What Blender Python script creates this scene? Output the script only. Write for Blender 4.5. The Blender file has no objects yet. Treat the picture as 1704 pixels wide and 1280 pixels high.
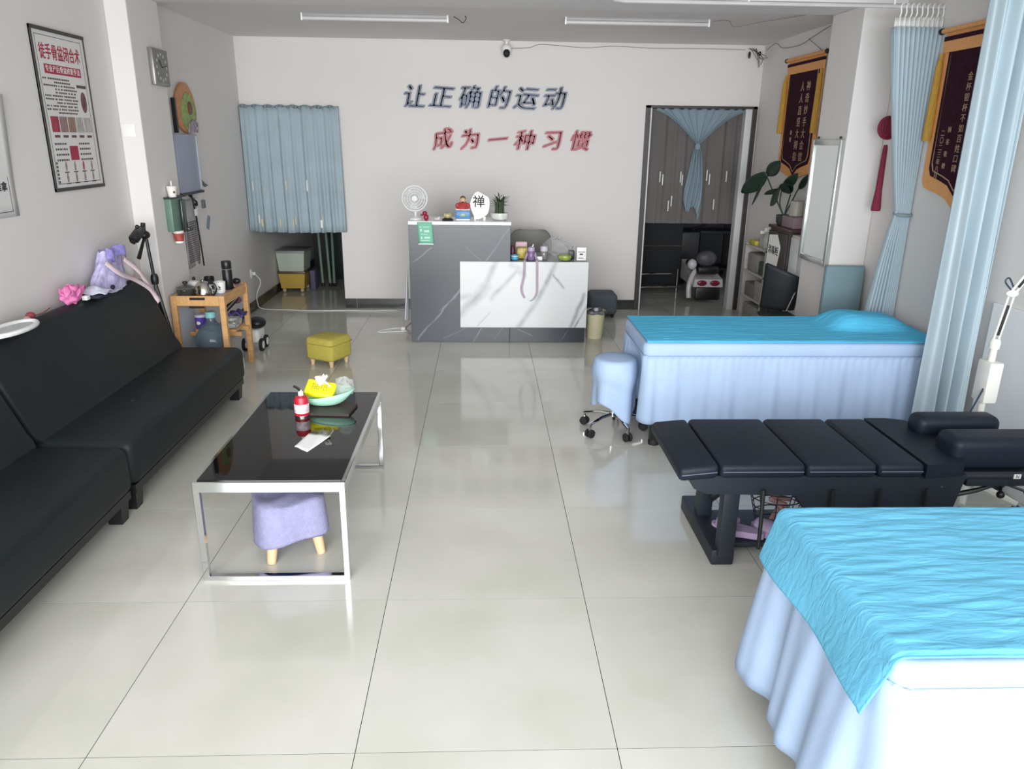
import bpy, bmesh, math, random
from mathutils import Vector, Matrix
R = math.radians
scene = bpy.context.scene
COL = scene.collection

# ------------------------------------------------------------------ camera
F_PX, PITCH, YAW, ROLL, CAM_H = 1255.0, 0.31464, 0.039452, 0.0129026, 1.776
cp, sp, cy, sy, cr, sr = math.cos(PITCH), math.sin(PITCH), math.cos(YAW), math.sin(YAW), math.cos(ROLL), math.sin(ROLL)
fw = Vector((sy*cp, cy*cp, -sp)); rt = Vector((cy, -sy, 0)); up = rt.cross(fw)
rt2 = rt*cr + up*sr; up2 = up*cr - rt*sr
cam_data = bpy.data.cameras.new('camera'); cam = bpy.data.objects.new('camera', cam_data); COL.objects.link(cam)
cam_data.sensor_width = 36.0; cam_data.sensor_fit = 'HORIZONTAL'; cam_data.lens = F_PX*36.0/1704.0
cam_data.clip_start = 0.05; cam_data.clip_end = 100
mw = Matrix.Identity(4)
for i in range(3):
    mw[i][0] = rt2[i]; mw[i][1] = up2[i]; mw[i][2] = -fw[i]
mw.translation = (0, 0, CAM_H); cam.matrix_world = mw
scene.camera = cam

# ------------------------------------------------------------------ world and daylight through the open shop front
world = bpy.data.worlds.new('world'); scene.world = world; world.use_nodes = True
bg = world.node_tree.nodes.get('Background') or world.node_tree.nodes.new('ShaderNodeBackground')
bg.inputs['Color'].default_value = (0.90, 0.95, 1.0, 1); bg.inputs['Strength'].default_value = 1.0
ld = bpy.data.lights.new('shop_front_daylight', 'AREA'); ld.shape = 'RECTANGLE'; ld.size = 5.1; ld.size_y = 2.4
ld.energy = 172; ld.color = (0.955, 0.98, 1.0); ld.spread = R(100)
lo = bpy.data.objects.new('shop_front_daylight', ld); COL.objects.link(lo)
lo.location = (0.18, -0.75, 1.42); lo.rotation_euler = (R(84), 0, 0)   # faces +Y, into the shop
lo['kind'] = 'helper'
scene.view_settings.view_transform = 'Standard'
try: scene.view_settings.look = 'None'
except Exception: pass
scene.view_settings.exposure = 0.0; scene.view_settings.gamma = 1.0; scene.view_settings.use_curve_mapping = False
scene.cycles.max_bounces = 10; scene.cycles.diffuse_bounces = 6; scene.cycles.glossy_bounces = 5
scene.cycles.transparent_max_bounces = 12; scene.cycles.sample_clamp_indirect = 6.0
scene.cycles.use_denoising = True

# ------------------------------------------------------------------ helpers: materials
def lin(h):
    h = h.lstrip('#'); o = []
    for i in (0, 2, 4):
        c = int(h[i:i+2], 16)/255.0
        o.append(c/12.92 if c <= 0.04045 else ((c+0.055)/1.055)**2.4)
    return (o[0], o[1], o[2], 1.0)
MATS = {}
def mat(name, col='#808080', rough=0.5, metal=0.0, var=0.06, scale=6.0, bump=0.0, bscale=60.0, trans=0.0, spec=0.5,
        coat=0.0, alpha=1.0, emit=0.0, stretch=None, sheen=0.0, ior=1.5, subsurf=0.0):
    if name in MATS: return MATS[name]
    m = bpy.data.materials.new(name); m.use_nodes = True; nt = m.node_tree; N = nt.nodes; L = nt.links
    b = N['Principled BSDF']; c = lin(col)
    b.inputs['Roughness'].default_value = rough; b.inputs['Metallic'].default_value = metal
    b.inputs['Specular IOR Level'].default_value = spec; b.inputs['Coat Weight'].default_value = coat
    b.inputs['Transmission Weight'].default_value = trans; b.inputs['Alpha'].default_value = alpha; b.inputs['IOR'].default_value = ior
    b.inputs['Sheen Weight'].default_value = sheen
    tc = N.new('ShaderNodeTexCoord'); src = tc.outputs['Object']
    if stretch:
        mp = N.new('ShaderNodeMapping'); mp.inputs['Scale'].default_value = stretch; L.new(src, mp.inputs['Vector']); src = mp.outputs['Vector']
    nz = N.new('ShaderNodeTexNoise'); nz.inputs['Scale'].default_value = scale; nz.inputs['Detail'].default_value = 4; L.new(src, nz.inputs['Vector'])
    rp = N.new('ShaderNodeValToRGB'); rp.color_ramp.elements[0].position = 0.3; rp.color_ramp.elements[1].position = 0.7
    d = tuple(max(0, x*(1-var)) for x in c[:3])+(1,); e = tuple(min(1, x*(1+var)) for x in c[:3])+(1,)
    rp.color_ramp.elements[0].color = d; rp.color_ramp.elements[1].color = e
    L.new(nz.outputs['Fac'], rp.inputs['Fac']); L.new(rp.outputs['Color'], b.inputs['Base Color'])
    if emit > 0:
        L.new(rp.outputs['Color'], b.inputs['Emission Color']); b.inputs['Emission Strength'].default_value = emit
    if bump > 0:
        n2 = N.new('ShaderNodeTexNoise'); n2.inputs['Scale'].default_value = bscale; n2.inputs['Detail'].default_value = 3; L.new(src, n2.inputs['Vector'])
        bp = N.new('ShaderNodeBump'); bp.inputs['Strength'].default_value = bump; bp.inputs['Distance'].default_value = 0.01
        L.new(n2.outputs['Fac'], bp.inputs['Height']); L.new(bp.outputs['Normal'], b.inputs['Normal'])
    MATS[name] = m
    return m

def marble(name, base, vein, segs, axes='XZ', warp=0.10, faint=0.25, rough=0.12, cloud=None):
    """polished stone with veins along the given segments (object coordinates)"""
    m = bpy.data.materials.new(name); m.use_nodes = True; nt = m.node_tree; N = nt.nodes; L = nt.links
    b = N['Principled BSDF']; b.inputs['Roughness'].default_value = rough
    tc = N.new('ShaderNodeTexCoord')
    nz = N.new('ShaderNodeTexNoise'); nz.inputs['Scale'].default_value = 3.5; nz.inputs['Detail'].default_value = 6; L.new(tc.outputs['Object'], nz.inputs['Vector'])
    sub = N.new('ShaderNodeVectorMath'); sub.operation = 'SUBTRACT'; sub.inputs[1].default_value = (.5, .5, .5); L.new(nz.outputs['Color'], sub.inputs[0])
    sc = N.new('ShaderNodeVectorMath'); sc.operation = 'SCALE'; sc.inputs['Scale'].default_value = warp; L.new(sub.outputs[0], sc.inputs[0])
    ad = N.new('ShaderNodeVectorMath'); ad.operation = 'ADD'; L.new(tc.outputs['Object'], ad.inputs[0]); L.new(sc.outputs[0], ad.inputs[1])
    fl = N.new('ShaderNodeVectorMath'); fl.operation = 'MULTIPLY'; fl.inputs[1].default_value = (1, 0, 1); L.new(ad.outputs[0], fl.inputs[0])
    p = fl.outputs[0]; acc = None
    for (ax, az, bx, bz, w, k) in segs:
        A = Vector((ax, 0, az)); AB = Vector((bx-ax, 0, bz-az))
        pa = N.new('ShaderNodeVectorMath'); pa.operation = 'SUBTRACT'; L.new(p, pa.inputs[0]); pa.inputs[1].default_value = A
        dt = N.new('ShaderNodeVectorMath'); dt.operation = 'DOT_PRODUCT'; L.new(pa.outputs[0], dt.inputs[0]); dt.inputs[1].default_value = AB/AB.length_squared
        cl = N.new('ShaderNodeClamp'); L.new(dt.outputs['Value'], cl.inputs['Value'])
        ml = N.new('ShaderNodeVectorMath'); ml.operation = 'SCALE'; ml.inputs[0].default_value = AB; L.new(cl.outputs[0], ml.inputs['Scale'])
        df = N.new('ShaderNodeVectorMath'); df.operation = 'SUBTRACT'; L.new(pa.outputs[0], df.inputs[0]); L.new(ml.outputs[0], df.inputs[1])
        ln = N.new('ShaderNodeVectorMath'); ln.operation = 'LENGTH'; L.new(df.outputs[0], ln.inputs[0])
        mr = N.new('ShaderNodeMapRange'); mr.inputs['From Min'].default_value = 0; mr.inputs['From Max'].default_value = w
        mr.inputs['To Min'].default_value = k; mr.inputs['To Max'].default_value = 0; L.new(ln.outputs['Value'], mr.inputs['Value'])
        if acc is None: acc = mr.outputs[0]
        else:
            mx = N.new('ShaderNodeMath'); mx.operation = 'MAXIMUM'; L.new(acc, mx.inputs[0]); L.new(mr.outputs[0], mx.inputs[1]); acc = mx.outputs[0]
    n2 = N.new('ShaderNodeTexNoise'); n2.inputs['Scale'].default_value = 9; n2.inputs['Detail'].default_value = 8; L.new(tc.outputs['Object'], n2.inputs['Vector'])
    r2 = N.new('ShaderNodeMapRange'); r2.inputs['From Min'].default_value = .35; r2.inputs['From Max'].default_value = .65
    r2.inputs['To Min'].default_value = .45; r2.inputs['To Max'].default_value = 1; L.new(n2.outputs['Fac'], r2.inputs['Value'])
    mm = N.new('ShaderNodeMath'); mm.operation = 'MULTIPLY'; L.new(acc, mm.inputs[0]); L.new(r2.outputs[0], mm.inputs[1])
    n3 = N.new('ShaderNodeTexNoise'); n3.inputs['Scale'].default_value = 2.2; n3.inputs['Detail'].default_value = 7; L.new(ad.outputs[0], n3.inputs['Vector'])
    cb = N.new('ShaderNodeMix'); cb.data_type = 'RGBA'; L.new(n3.outputs['Fac'], cb.inputs['Factor'])
    cb.inputs['A'].default_value = lin(base); cb.inputs['B'].default_value = lin(cloud or base)
    mix = N.new('ShaderNodeMix'); mix.data_type = 'RGBA'; L.new(mm.outputs[0], mix.inputs['Factor']); L.new(cb.outputs['Result'], mix.inputs['A'])
    mix.inputs['B'].default_value = lin(vein); L.new(mix.outputs['Result'], b.inputs['Base Color'])
    return m

def sheer(name, col, opacity):
    m = bpy.data.materials.new(name); m.use_nodes = True; nt = m.node_tree; N = nt.nodes; L = nt.links
    out = N['Material Output']; N.remove(N['Principled BSDF'])
    d = N.new('ShaderNodeBsdfDiffuse'); d.inputs['Color'].default_value = lin(col)
    t = N.new('ShaderNodeBsdfTranslucent'); t.inputs['Color'].default_value = lin(col)
    a = N.new('ShaderNodeMixShader'); a.inputs[0].default_value = .4; L.new(d.outputs[0], a.inputs[1]); L.new(t.outputs[0], a.inputs[2])
    tr = N.new('ShaderNodeBsdfTransparent'); b = N.new('ShaderNodeMixShader')
    tc = N.new('ShaderNodeTexCoord'); nz = N.new('ShaderNodeTexNoise'); nz.inputs['Scale'].default_value = 3; L.new(tc.outputs['Object'], nz.inputs['Vector'])
    mr = N.new('ShaderNodeMapRange'); mr.inputs['To Min'].default_value = opacity-.08; mr.inputs['To Max'].default_value = opacity+.08
    L.new(nz.outputs['Fac'], mr.inputs['Value']); L.new(mr.outputs[0], b.inputs[0])
    L.new(tr.outputs[0], b.inputs[1]); L.new(a.outputs[0], b.inputs[2]); L.new(b.outputs[0], out.inputs['Surface'])
    return m

def cloth(name, col, trans=0.25, var=.05, bump=.15, bscale=90, rough=.85, crease=0.0):
    """woven cloth that lets some light through"""
    m = bpy.data.materials.new(name); m.use_nodes = True; nt = m.node_tree; N = nt.nodes; L = nt.links
    b = N['Principled BSDF']; b.inputs['Roughness'].default_value = rough; b.inputs['Specular IOR Level'].default_value = .2
    out = N['Material Output']; tc = N.new('ShaderNodeTexCoord'); c = lin(col)
    nz = N.new('ShaderNodeTexNoise'); nz.inputs['Scale'].default_value = 4; L.new(tc.outputs['Object'], nz.inputs['Vector'])
    rp = N.new('ShaderNodeValToRGB'); rp.color_ramp.elements[0].position = .3; rp.color_ramp.elements[1].position = .7
    rp.color_ramp.elements[0].color = tuple(x*(1-var) for x in c[:3])+(1,); rp.color_ramp.elements[1].color = tuple(min(1, x*(1+var)) for x in c[:3])+(1,)
    L.new(nz.outputs['Fac'], rp.inputs['Fac']); L.new(rp.outputs['Color'], b.inputs['Base Color'])
    n2 = N.new('ShaderNodeTexNoise'); n2.inputs['Scale'].default_value = bscale; L.new(tc.outputs['Object'], n2.inputs['Vector'])
    bp = N.new('ShaderNodeBump'); bp.inputs['Strength'].default_value = bump; bp.inputs['Distance'].default_value = .004
    L.new(n2.outputs['Fac'], bp.inputs['Height']); L.new(bp.outputs['Normal'], b.inputs['Normal'])
    if crease > 0:
        mp = N.new('ShaderNodeMapping'); mp.inputs['Scale'].default_value = (3.0, 13.0, 6.0); mp.inputs['Rotation'].default_value = (0, 0, .12); L.new(tc.outputs['Object'], mp.inputs['Vector'])
        n3 = N.new('ShaderNodeTexNoise'); n3.inputs['Scale'].default_value = 2.6; n3.inputs['Detail'].default_value = 5; n3.inputs['Distortion'].default_value = 1.1; L.new(mp.outputs['Vector'], n3.inputs['Vector'])
        b2 = N.new('ShaderNodeBump'); b2.inputs['Strength'].default_value = crease; b2.inputs['Distance'].default_value = .012
        L.new(n3.outputs['Fac'], b2.inputs['Height']); L.new(bp.outputs['Normal'], b2.inputs['Normal']); L.new(b2.outputs['Normal'], b.inputs['Normal'])
    t = N.new('ShaderNodeBsdfTranslucent'); L.new(rp.outputs['Color'], t.inputs['Color'])
    mx = N.new('ShaderNodeMixShader'); mx.inputs[0].default_value = trans; L.new(b.outputs[0], mx.inputs[1]); L.new(t.outputs[0], mx.inputs[2])
    L.new(mx.outputs[0], out.inputs['Surface'])
    return m

# ------------------------------------------------------------------ helpers: geometry (world coordinates; build() moves them to the thing's base)
class G:
    def __init__(s): s.v = []; s.f = []
    def add(s, v, f):
        o = len(s.v); s.v += [tuple(p) for p in v]; s.f += [tuple(i+o for i in q) for q in f]; return s
    def bm(s, b, mtx=None):
        b.verts.ensure_lookup_table(); b.verts.index_update()
        s.add([(mtx @ v.co) if mtx else v.co for v in b.verts], [[v.index for v in f.verts] for f in b.faces]); b.free(); return s
    def box(s, x0, x1, y0, y1, z0, z1, bev=0.0, seg=2, mtx=None):
        b = bmesh.new(); bmesh.ops.create_cube(b, size=1)
        for v in b.verts: v.co = Vector(((x0+x1)/2+v.co.x*(x1-x0), (y0+y1)/2+v.co.y*(y1-y0), (z0+z1)/2+v.co.z*(z1-z0)))
        if bev > 0: bmesh.ops.bevel(b, geom=b.edges[:]+b.verts[:], offset=bev, segments=seg, profile=.5, affect='EDGES')
        return s.bm(b, mtx)
    def tube(s, pts, r, seg=8, caps=True, closed=False):
        P = [Vector(p) for p in pts]; n = len(P); rr = r if isinstance(r, (list, tuple)) else [r]*n
        vs = []; fs = []; prev = None
        for i in range(n):
            if closed: t = P[(i+1) % n]-P[i-1]
            else: t = P[min(i+1, n-1)]-P[max(i-1, 0)]
            if t.length < 1e-9: t = Vector((0, 0, 1))
            t.normalize()
            if prev is None:
                a = Vector((0, 0, 1)) if abs(t.z) < .9 else Vector((1, 0, 0)); u = t.cross(a).normalized()
            else:
                u = prev-t*prev.dot(t)
                u = u.normalized() if u.length > 1e-6 else t.orthogonal().normalized()
            prev = u; w = t.cross(u)
            for k in range(seg):
                an = 2*math.pi*k/seg; vs.append(P[i]+(u*math.cos(an)+w*math.sin(an))*rr[i])
        m = n if closed else n-1
        for i in range(m):
            for k in range(seg):
                a = i*seg+k; b2 = i*seg+(k+1) % seg; c2 = ((i+1) % n)*seg+(k+1) % seg; d2 = ((i+1) % n)*seg+k
                fs.append((a, b2, c2, d2))
        if caps and not closed: fs += [tuple(range(seg))[::-1], tuple(range((n-1)*seg, n*seg))]
        return s.add(vs, fs)
    def lathe(s, prof, c=(0, 0, 0), seg=20, axis=None, caps=True):
        vs = []; fs = []; c = Vector(c)
        if axis is None: q = Matrix.Identity(3)
        else: q = Vector((0, 0, 1)).rotation_difference(Vector(axis).normalized()).to_matrix()
        for (r, z) in prof:
            for k in range(seg):
                a = 2*math.pi*k/seg; vs.append(c+q @ Vector((r*math.cos(a), r*math.sin(a), z)))
        for i in range(len(prof)-1):
            for k in range(seg):
                fs.append((i*seg+k, i*seg+(k+1) % seg, (i+1)*seg+(k+1) % seg, (i+1)*seg+k))
        if caps: fs += [tuple(range(seg))[::-1], tuple(range((len(prof)-1)*seg, len(prof)*seg))]
        return s.add(vs, fs)
    def ball(s, c, r, sx=1, sy=1, sz=1, seg=16, rings=10):
        pr = [(max(1e-4, math.sin(math.pi*i/rings)), -math.cos(math.pi*i/rings)) for i in range(rings+1)]
        o = len(s.v); s.lathe(pr, (0, 0, 0), seg)
        for i in range(o, len(s.v)):
            x, y, z = s.v[i]; s.v[i] = (c[0]+x*r*sx, c[1]+y*r*sy, c[2]+z*r*sz)
        return s
    def prism(s, poly, O, U, V, N, t):
        """polygon in the (U,V) plane through O, extruded by t along N"""
        O, U, V, N = Vector(O), Vector(U), Vector(V), Vector(N); n = len(poly)
        vs = [O+U*a+V*b for a, b in poly]+[O+U*a+V*b+N*t for a, b in poly]
        fs = [tuple(range(n))[::-1], tuple(range(n, 2*n))]+[(i, (i+1) % n, n+(i+1) % n, n+i) for i in range(n)]
        return s.add(vs, fs)
    def grid(s, fn, nu, nv, wrap=False):
        vs = [fn(i/(nu if wrap else nu-1), j/(nv-1)) for j in range(nv) for i in range(nu)]
        fs = []
        for j in range(nv-1):
            for i in range(nu if wrap else nu-1):
                k = (i+1) % nu; fs.append((j*nu+i, j*nu+k, (j+1)*nu+k, (j+1)*nu+i))
        return s.add(vs, fs)
    def build(s, name, m, parent=None, smooth=35, solid=0.0, sub=0, loc=None):
        me = bpy.data.meshes.new(name)
        off = parent_base(parent) if parent else (Vector(loc) if loc else Vector((0, 0, 0)))
        me.from_pydata([tuple(Vector(p)-off) for p in s.v], [], s.f); me.update()
        b = bmesh.new(); b.from_mesh(me); bmesh.ops.recalc_face_normals(b, faces=b.faces[:]); b.to_mesh(me); b.free()
        if m: me.materials.append(m)
        if smooth:
            for p in me.polygons: p.use_smooth = True
            try: me.set_sharp_from_angle(angle=R(smooth))
            except Exception: pass
        o = bpy.data.objects.new(name, me); COL.objects.link(o)
        if parent: o.parent = parent
        elif loc: o.location = off
        if solid: md = o.modifiers.new('thickness', 'SOLIDIFY'); md.thickness = solid; md.offset = 0
        if sub: md = o.modifiers.new('smooth', 'SUBSURF'); md.levels = sub; md.render_levels = sub
        return o
def parent_base(p):
    v = Vector((0, 0, 0))
    while p is not None: v += p.location; p = p.parent
    return v
def tag(o, label=None, cat=None, group=None, kind=None):
    if label: o['label'] = label
    if cat: o['category'] = cat
    if group: o['group'] = group
    if kind: o['kind'] = kind
    return o
def thing(name, label, cat, loc, group=None):
    o = bpy.data.objects.new(name, None); COL.objects.link(o); o.location = loc; o.empty_display_size = .1
    return tag(o, label, cat, group)
def struct(o): o['kind'] = 'structure'; return o
def text_geo(body, size, O, U, V, N, depth=.004, off=0.0, shear=0.0, align='CENTER', g=None, sx=1.0):
    """real lettering as mesh: baseline centre at O, along U, up V, thickness along N"""
    cu = bpy.data.curves.new('lettering', 'FONT'); cu.body = body; cu.size = size; cu.align_x = align; cu.align_y = 'CENTER'
    cu.extrude = depth/2; cu.offset = off; cu.shear = shear; cu.resolution_u = 3
    ob = bpy.data.objects.new('lettering', cu); COL.objects.link(ob)
    dg = bpy.context.evaluated_depsgraph_get(); dg.update()
    me = ob.evaluated_get(dg).to_mesh()
    O, U, V, N = Vector(O), Vector(U).normalized(), Vector(V).normalized(), Vector(N).normalized()
    if g is None: g = G()
    g.add([O+U*v.co.x*sx+V*v.co.y+N*(v.co.z+depth/2) for v in me.vertices], [tuple(p.vertices) for p in me.polygons])
    ob.evaluated_get(dg).to_mesh_clear(); bpy.data.objects.remove(ob); bpy.data.curves.remove(cu)
    return g
def nib_text(body, size, O, U, V, N, depth, d, shear=0.0):
    """lettering widened along a slanted pen nib, like brush writing"""
    g = G(); U_, V_ = Vector(U), Vector(V)
    for k in range(-4, 5):
        q = k/4; text_geo(body, size, Vector(O)+U_*q*d+V_*q*d*.55, U, V, N, depth+.00008*(k+4), shear=shear, g=g)
    for q in (-1, 1): text_geo(body, size, Vector(O)-U_*q*d*.2+V_*q*d*.45, U, V, N, depth+.0009, shear=shear, g=g)
    return g
def bold_text(body, size, O, U, V, N, depth, d, shear=0.0, sx=1.0):
    g = G(); U_, V_, N_ = Vector(U), Vector(V), Vector(N)
    for k, (a, b) in enumerate(((-1, 0), (1, 0), (0, 1), (0, -1), (0, 0))):
        text_geo(body, size, Vector(O)+U_*a*d+V_*b*d, U, V, N, depth+.00008*k, shear=shear, g=g, sx=sx)
    return g
def rotz(pts, c, a):
    ca, sa = math.cos(a), math.sin(a)
    return [(c[0]+(p[0]-c[0])*ca-(p[1]-c[1])*sa, c[1]+(p[0]-c[0])*sa+(p[1]-c[1])*ca, p[2]) for p in pts]
def turn(g, c, deg): g.v = rotz(g.v, c, R(deg)); return g
def arc_pts(pts, n=6):
    """Catmull-Rom through the points"""
    P = [Vector(p) for p in pts]; out = []
    for i in range(len(P)-1):
        p0, p1, p2, p3 = P[max(i-1, 0)], P[i], P[i+1], P[min(i+2, len(P)-1)]
        for k in range(n):
            t = k/n
            out.append(.5*((2*p1)+(p2-p0)*t+(2*p0-5*p1+4*p2-p3)*t*t+(3*p1-p0-3*p2+p3)*t**3))
    out.append(P[-1]); return out
X, Y, Z = Vector((1, 0, 0)), Vector((0, 1, 0)), Vector((0, 0, 1))
rnd = random.Random(7)
# ------------------------------------------------------------------ the room
XL, XR, YB, ZC = -2.45, 2.82, 8.15, 2.70
YF = -0.9
wall_m = mat('wall_paint', '#dcd8d5', .85, var=.015, scale=1.5, bump=.05, bscale=25)
ceil_m = mat('ceiling_paint', '#dedad9', .9, var=.03, scale=1.2, bump=.05, bscale=18)
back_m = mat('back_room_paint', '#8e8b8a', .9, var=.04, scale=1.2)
dark_m = mat('back_room_shade_grey', '#5a5c60', .9, var=.05, scale=1.5)  # grey darkened so the walls carry the gloom of the unlit rooms
base_m = mat('baseboard_tile_black', '#2a2c2c', .25, var=.15, scale=20)
grout_m = mat('floor_grout', '#2b2a27', .9)
def tile_material():
    m = bpy.data.materials.new('polished_floor_tile'); m.use_nodes = True; nt = m.node_tree; N = nt.nodes; L = nt.links
    b = N['Principled BSDF']; tc = N.new('ShaderNodeTexCoord'); oi = N.new('ShaderNodeObjectInfo')
    ad = N.new('ShaderNodeVectorMath'); ad.operation = 'MULTIPLY_ADD'; L.new(tc.outputs['Object'], ad.inputs[0]); ad.inputs[1].default_value = (1, 1, 1)
    cb = N.new('ShaderNodeCombineXYZ'); ml = N.new('ShaderNodeMath'); ml.operation = 'MULTIPLY'; ml.inputs[1].default_value = 37; L.new(oi.outputs['Random'], ml.inputs[0])
    L.new(ml.outputs[0], cb.inputs[0]); L.new(cb.outputs[0], ad.inputs[2])
    nz = N.new('ShaderNodeTexNoise'); nz.inputs['Scale'].default_value = 2.2; nz.inputs['Detail'].default_value = 5; L.new(ad.outputs[0], nz.inputs['Vector'])
    rp = N.new('ShaderNodeValToRGB'); e = rp.color_ramp.elements; e[0].position = .25; e[1].position = .75
    e[0].color = lin('#bdbcb0'); e[1].color = lin('#cfcdc6'); L.new(nz.outputs['Fac'], rp.inputs['Fac']); L.new(rp.outputs['Color'], b.inputs['Base Color'])
    b.inputs['Roughness'].default_value = .10; b.inputs['Specular IOR Level'].default_value = .62; b.inputs['IOR'].default_value = 1.52
    return m
tile_m = tile_material()
floor = struct(G().box(XL-.15, 3.75, YF, 11.1, -.10, -.0010).build('floor', grout_m, smooth=0))
T, GAP = .8, .0026
xs = [XL]+[-.389+T*k for k in range(-2, 6) if XL < -.389+T*k < 3.6]+[3.6]
ys = [YF]+[1.843+T*k for k in range(-3, 12) if YF < 1.843+T*k < 11.0]+[11.0]
tile_cache = {}
for i in range(len(xs)-1):
    for j in range(len(ys)-1):
        x0, x1, y0, y1 = xs[i]+GAP/2, xs[i+1]-GAP/2, ys[j]+GAP/2, ys[j+1]-GAP/2
        if x0 >= XR and y1 < YB: continue
        if x1 > XR and y1 < YB+.1: x1 = XR
        w, h = round(x1-x0, 4), round(y1-y0, 4); key = (w, h)
        if key not in tile_cache:
            o = G().box(-w/2, w/2, -h/2, h/2, -.004, 0).build('tile', tile_m, smooth=0); tile_cache[key] = o.data
        else:
            o = bpy.data.objects.new('tile', tile_cache[key]); COL.objects.link(o)
        o.parent = floor; o.location = ((x0+x1)/2, (y0+y1)/2, 0)
struct(G().box(XL-.15, XL, YF, 11.1, -.01, 2.95).build('wall_left', wall_m, smooth=0))
struct(G().box(XR, XR+.15, YF, YB+.12, -.01, 2.95).build('wall_right', wall_m, smooth=0))
D1, D1Z, D2A, D2B, D2Z = -1.505, 2.06, 1.70, 2.795, 2.11
struct(G().box(D1, D2A, YB, YB+.12, 0, 2.95).box(XL, D1, YB, YB+.12, D1Z, 2.95).box(D2A, D2B, YB, YB+.12, D2Z, 2.95)
       .box(D2B, XR, YB, YB+.12, 0, 2.95).build('wall_back', wall_m, smooth=0))
struct(G().box(XL, XR, YF, YB, ZC, ZC+.12).build('ceiling', ceil_m, smooth=0))
struct(G().box(XL, XR, 5.46, 5.98, ZC-.035, ZC).build('ceiling_beam', ceil_m, smooth=0))
struct(G().box(XL, -2.305, 5.46, 5.98, 0, ZC-.035, bev=.008).build('pillar_left', wall_m, smooth=0))
struct(G().box(2.555, XR, 5.50, 6.0, 0, ZC-.035, bev=.008).build('pillar_right', wall_m, smooth=0))
# the two dim rooms behind
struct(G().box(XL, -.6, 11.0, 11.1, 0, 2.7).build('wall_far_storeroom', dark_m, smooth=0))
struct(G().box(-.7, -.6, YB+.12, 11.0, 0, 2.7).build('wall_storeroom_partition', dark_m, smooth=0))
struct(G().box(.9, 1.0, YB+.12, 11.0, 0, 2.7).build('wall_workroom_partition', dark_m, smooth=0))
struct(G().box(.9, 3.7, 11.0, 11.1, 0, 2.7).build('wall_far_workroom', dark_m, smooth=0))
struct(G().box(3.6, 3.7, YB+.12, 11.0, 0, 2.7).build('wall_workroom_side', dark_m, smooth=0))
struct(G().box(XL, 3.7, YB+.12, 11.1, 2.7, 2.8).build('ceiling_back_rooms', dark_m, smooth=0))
# skirting tiles
def skirting(name, pieces):
    root = bpy.data.objects.new(name, None); COL.objects.link(root); struct(root)
    for p in pieces: G().box(*p, bev=.002, seg=1).build('skirting_tile', base_m, root, smooth=0)
skirting('baseboard_back', [(D1+.002, -1.382, YB-.012, YB, 0, .105), (-1.378, -.602, YB-.012, YB, 0, .105), (-.598, .198, YB-.012, YB, 0, .105),
                            (.202, .998, YB-.012, YB, 0, .105), (1.002, 1.655, YB-.012, YB, 0, .105)])
skirting('baseboard_left', [(XL, XL+.012, a+.002, b-.002, 0, .105) for a, b in ((6.0, 6.8), (6.8, 7.6), (7.6, 8.4), (8.4, 9.2), (9.2, 10.0), (10.0, 10.98))])
skirting('baseboard_right', [(XR-.012, XR, a+.002, b-.002, 0, .105) for a, b in ((6.02, 6.8), (6.8, 7.6), (7.6, 8.04))])
# low lighter panelling on the near right wall
struct(G().box(XR-.022, XR, YF, 3.98, 0, .955, bev=.003, seg=1).build('trim_1', mat('white_panel_paint', '#e2e4e6', .7, var=.02), smooth=0))
# dark door lining with pale edge strips
brown_m = mat('dark_brown_door_trim', '#3a3431', .45, var=.2, scale=14, stretch=(8, 8, .6)); white_t = mat('white_trim', '#d8d8da', .5, var=.03)
d2 = bpy.data.objects.new('door_2', None); COL.objects.link(d2); struct(d2)
G().box(D2A-.045, D2A+.004, YB-.018, YB+.03, 0, D2Z+.01).build('casing', brown_m, d2, smooth=0)
G().box(D2B-.028, D2B+.012, YB-.018, YB+.03, 0, D2Z+.01).build('casing', brown_m, d2, smooth=0)
G().box(D2A-.045, D2B+.012, YB-.018, YB+.03, D2Z-.012, D2Z+.012).build('casing', brown_m, d2, smooth=0)
G().box(D2A+.004, D2A+.022, YB+.0, YB+.125, 0, D2Z-.012).build('jamb_lining', white_t, d2, smooth=0)
G().box(D2B-.095, D2B-.028, YB+.02, YB+.125, 0, D2Z-.012).build('jamb_lining', white_t, d2, smooth=0)
# ------------------------------------------------------------------ common materials
vinyl_m = mat('black_sofa_leather', '#1b2123', .5, var=.10, scale=5, bump=.12, bscale=40, spec=.25)
plastic_b = mat('black_plastic', '#17181a', .4, var=.1)
plastic_w = mat('white_plastic', '#e6e6e2', .4, var=.03)
chrome_m = mat('chrome', '#d8dadb', .08, 1.0, var=.02)
steel_m = mat('brushed_steel', '#b9b6b1', .2, 1.0, var=.05)
wood_m = mat('pale_pine', '#cfa06a', .5, var=.14, scale=7, stretch=(1, 1, 8), bump=.05)
wood2_m = mat('beech_leg', '#d3b58f', .5, var=.1, scale=8, stretch=(4, 4, 1))
rubber_m = mat('black_rubber', '#1a1a1b', .7, var=.1)
clear_m = mat('clear_plastic', '#f2f6f6', .06, var=.01, trans=.92, ior=1.3)
glass_m = mat('clear_glass', '#eef5f2', .03, var=.01, trans=.95, ior=1.45)
paper_m = mat('white_paper', '#eeeeec', .8, var=.02)
red_m = mat('red_plastic', '#b01f33', .35, var=.06)

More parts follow.
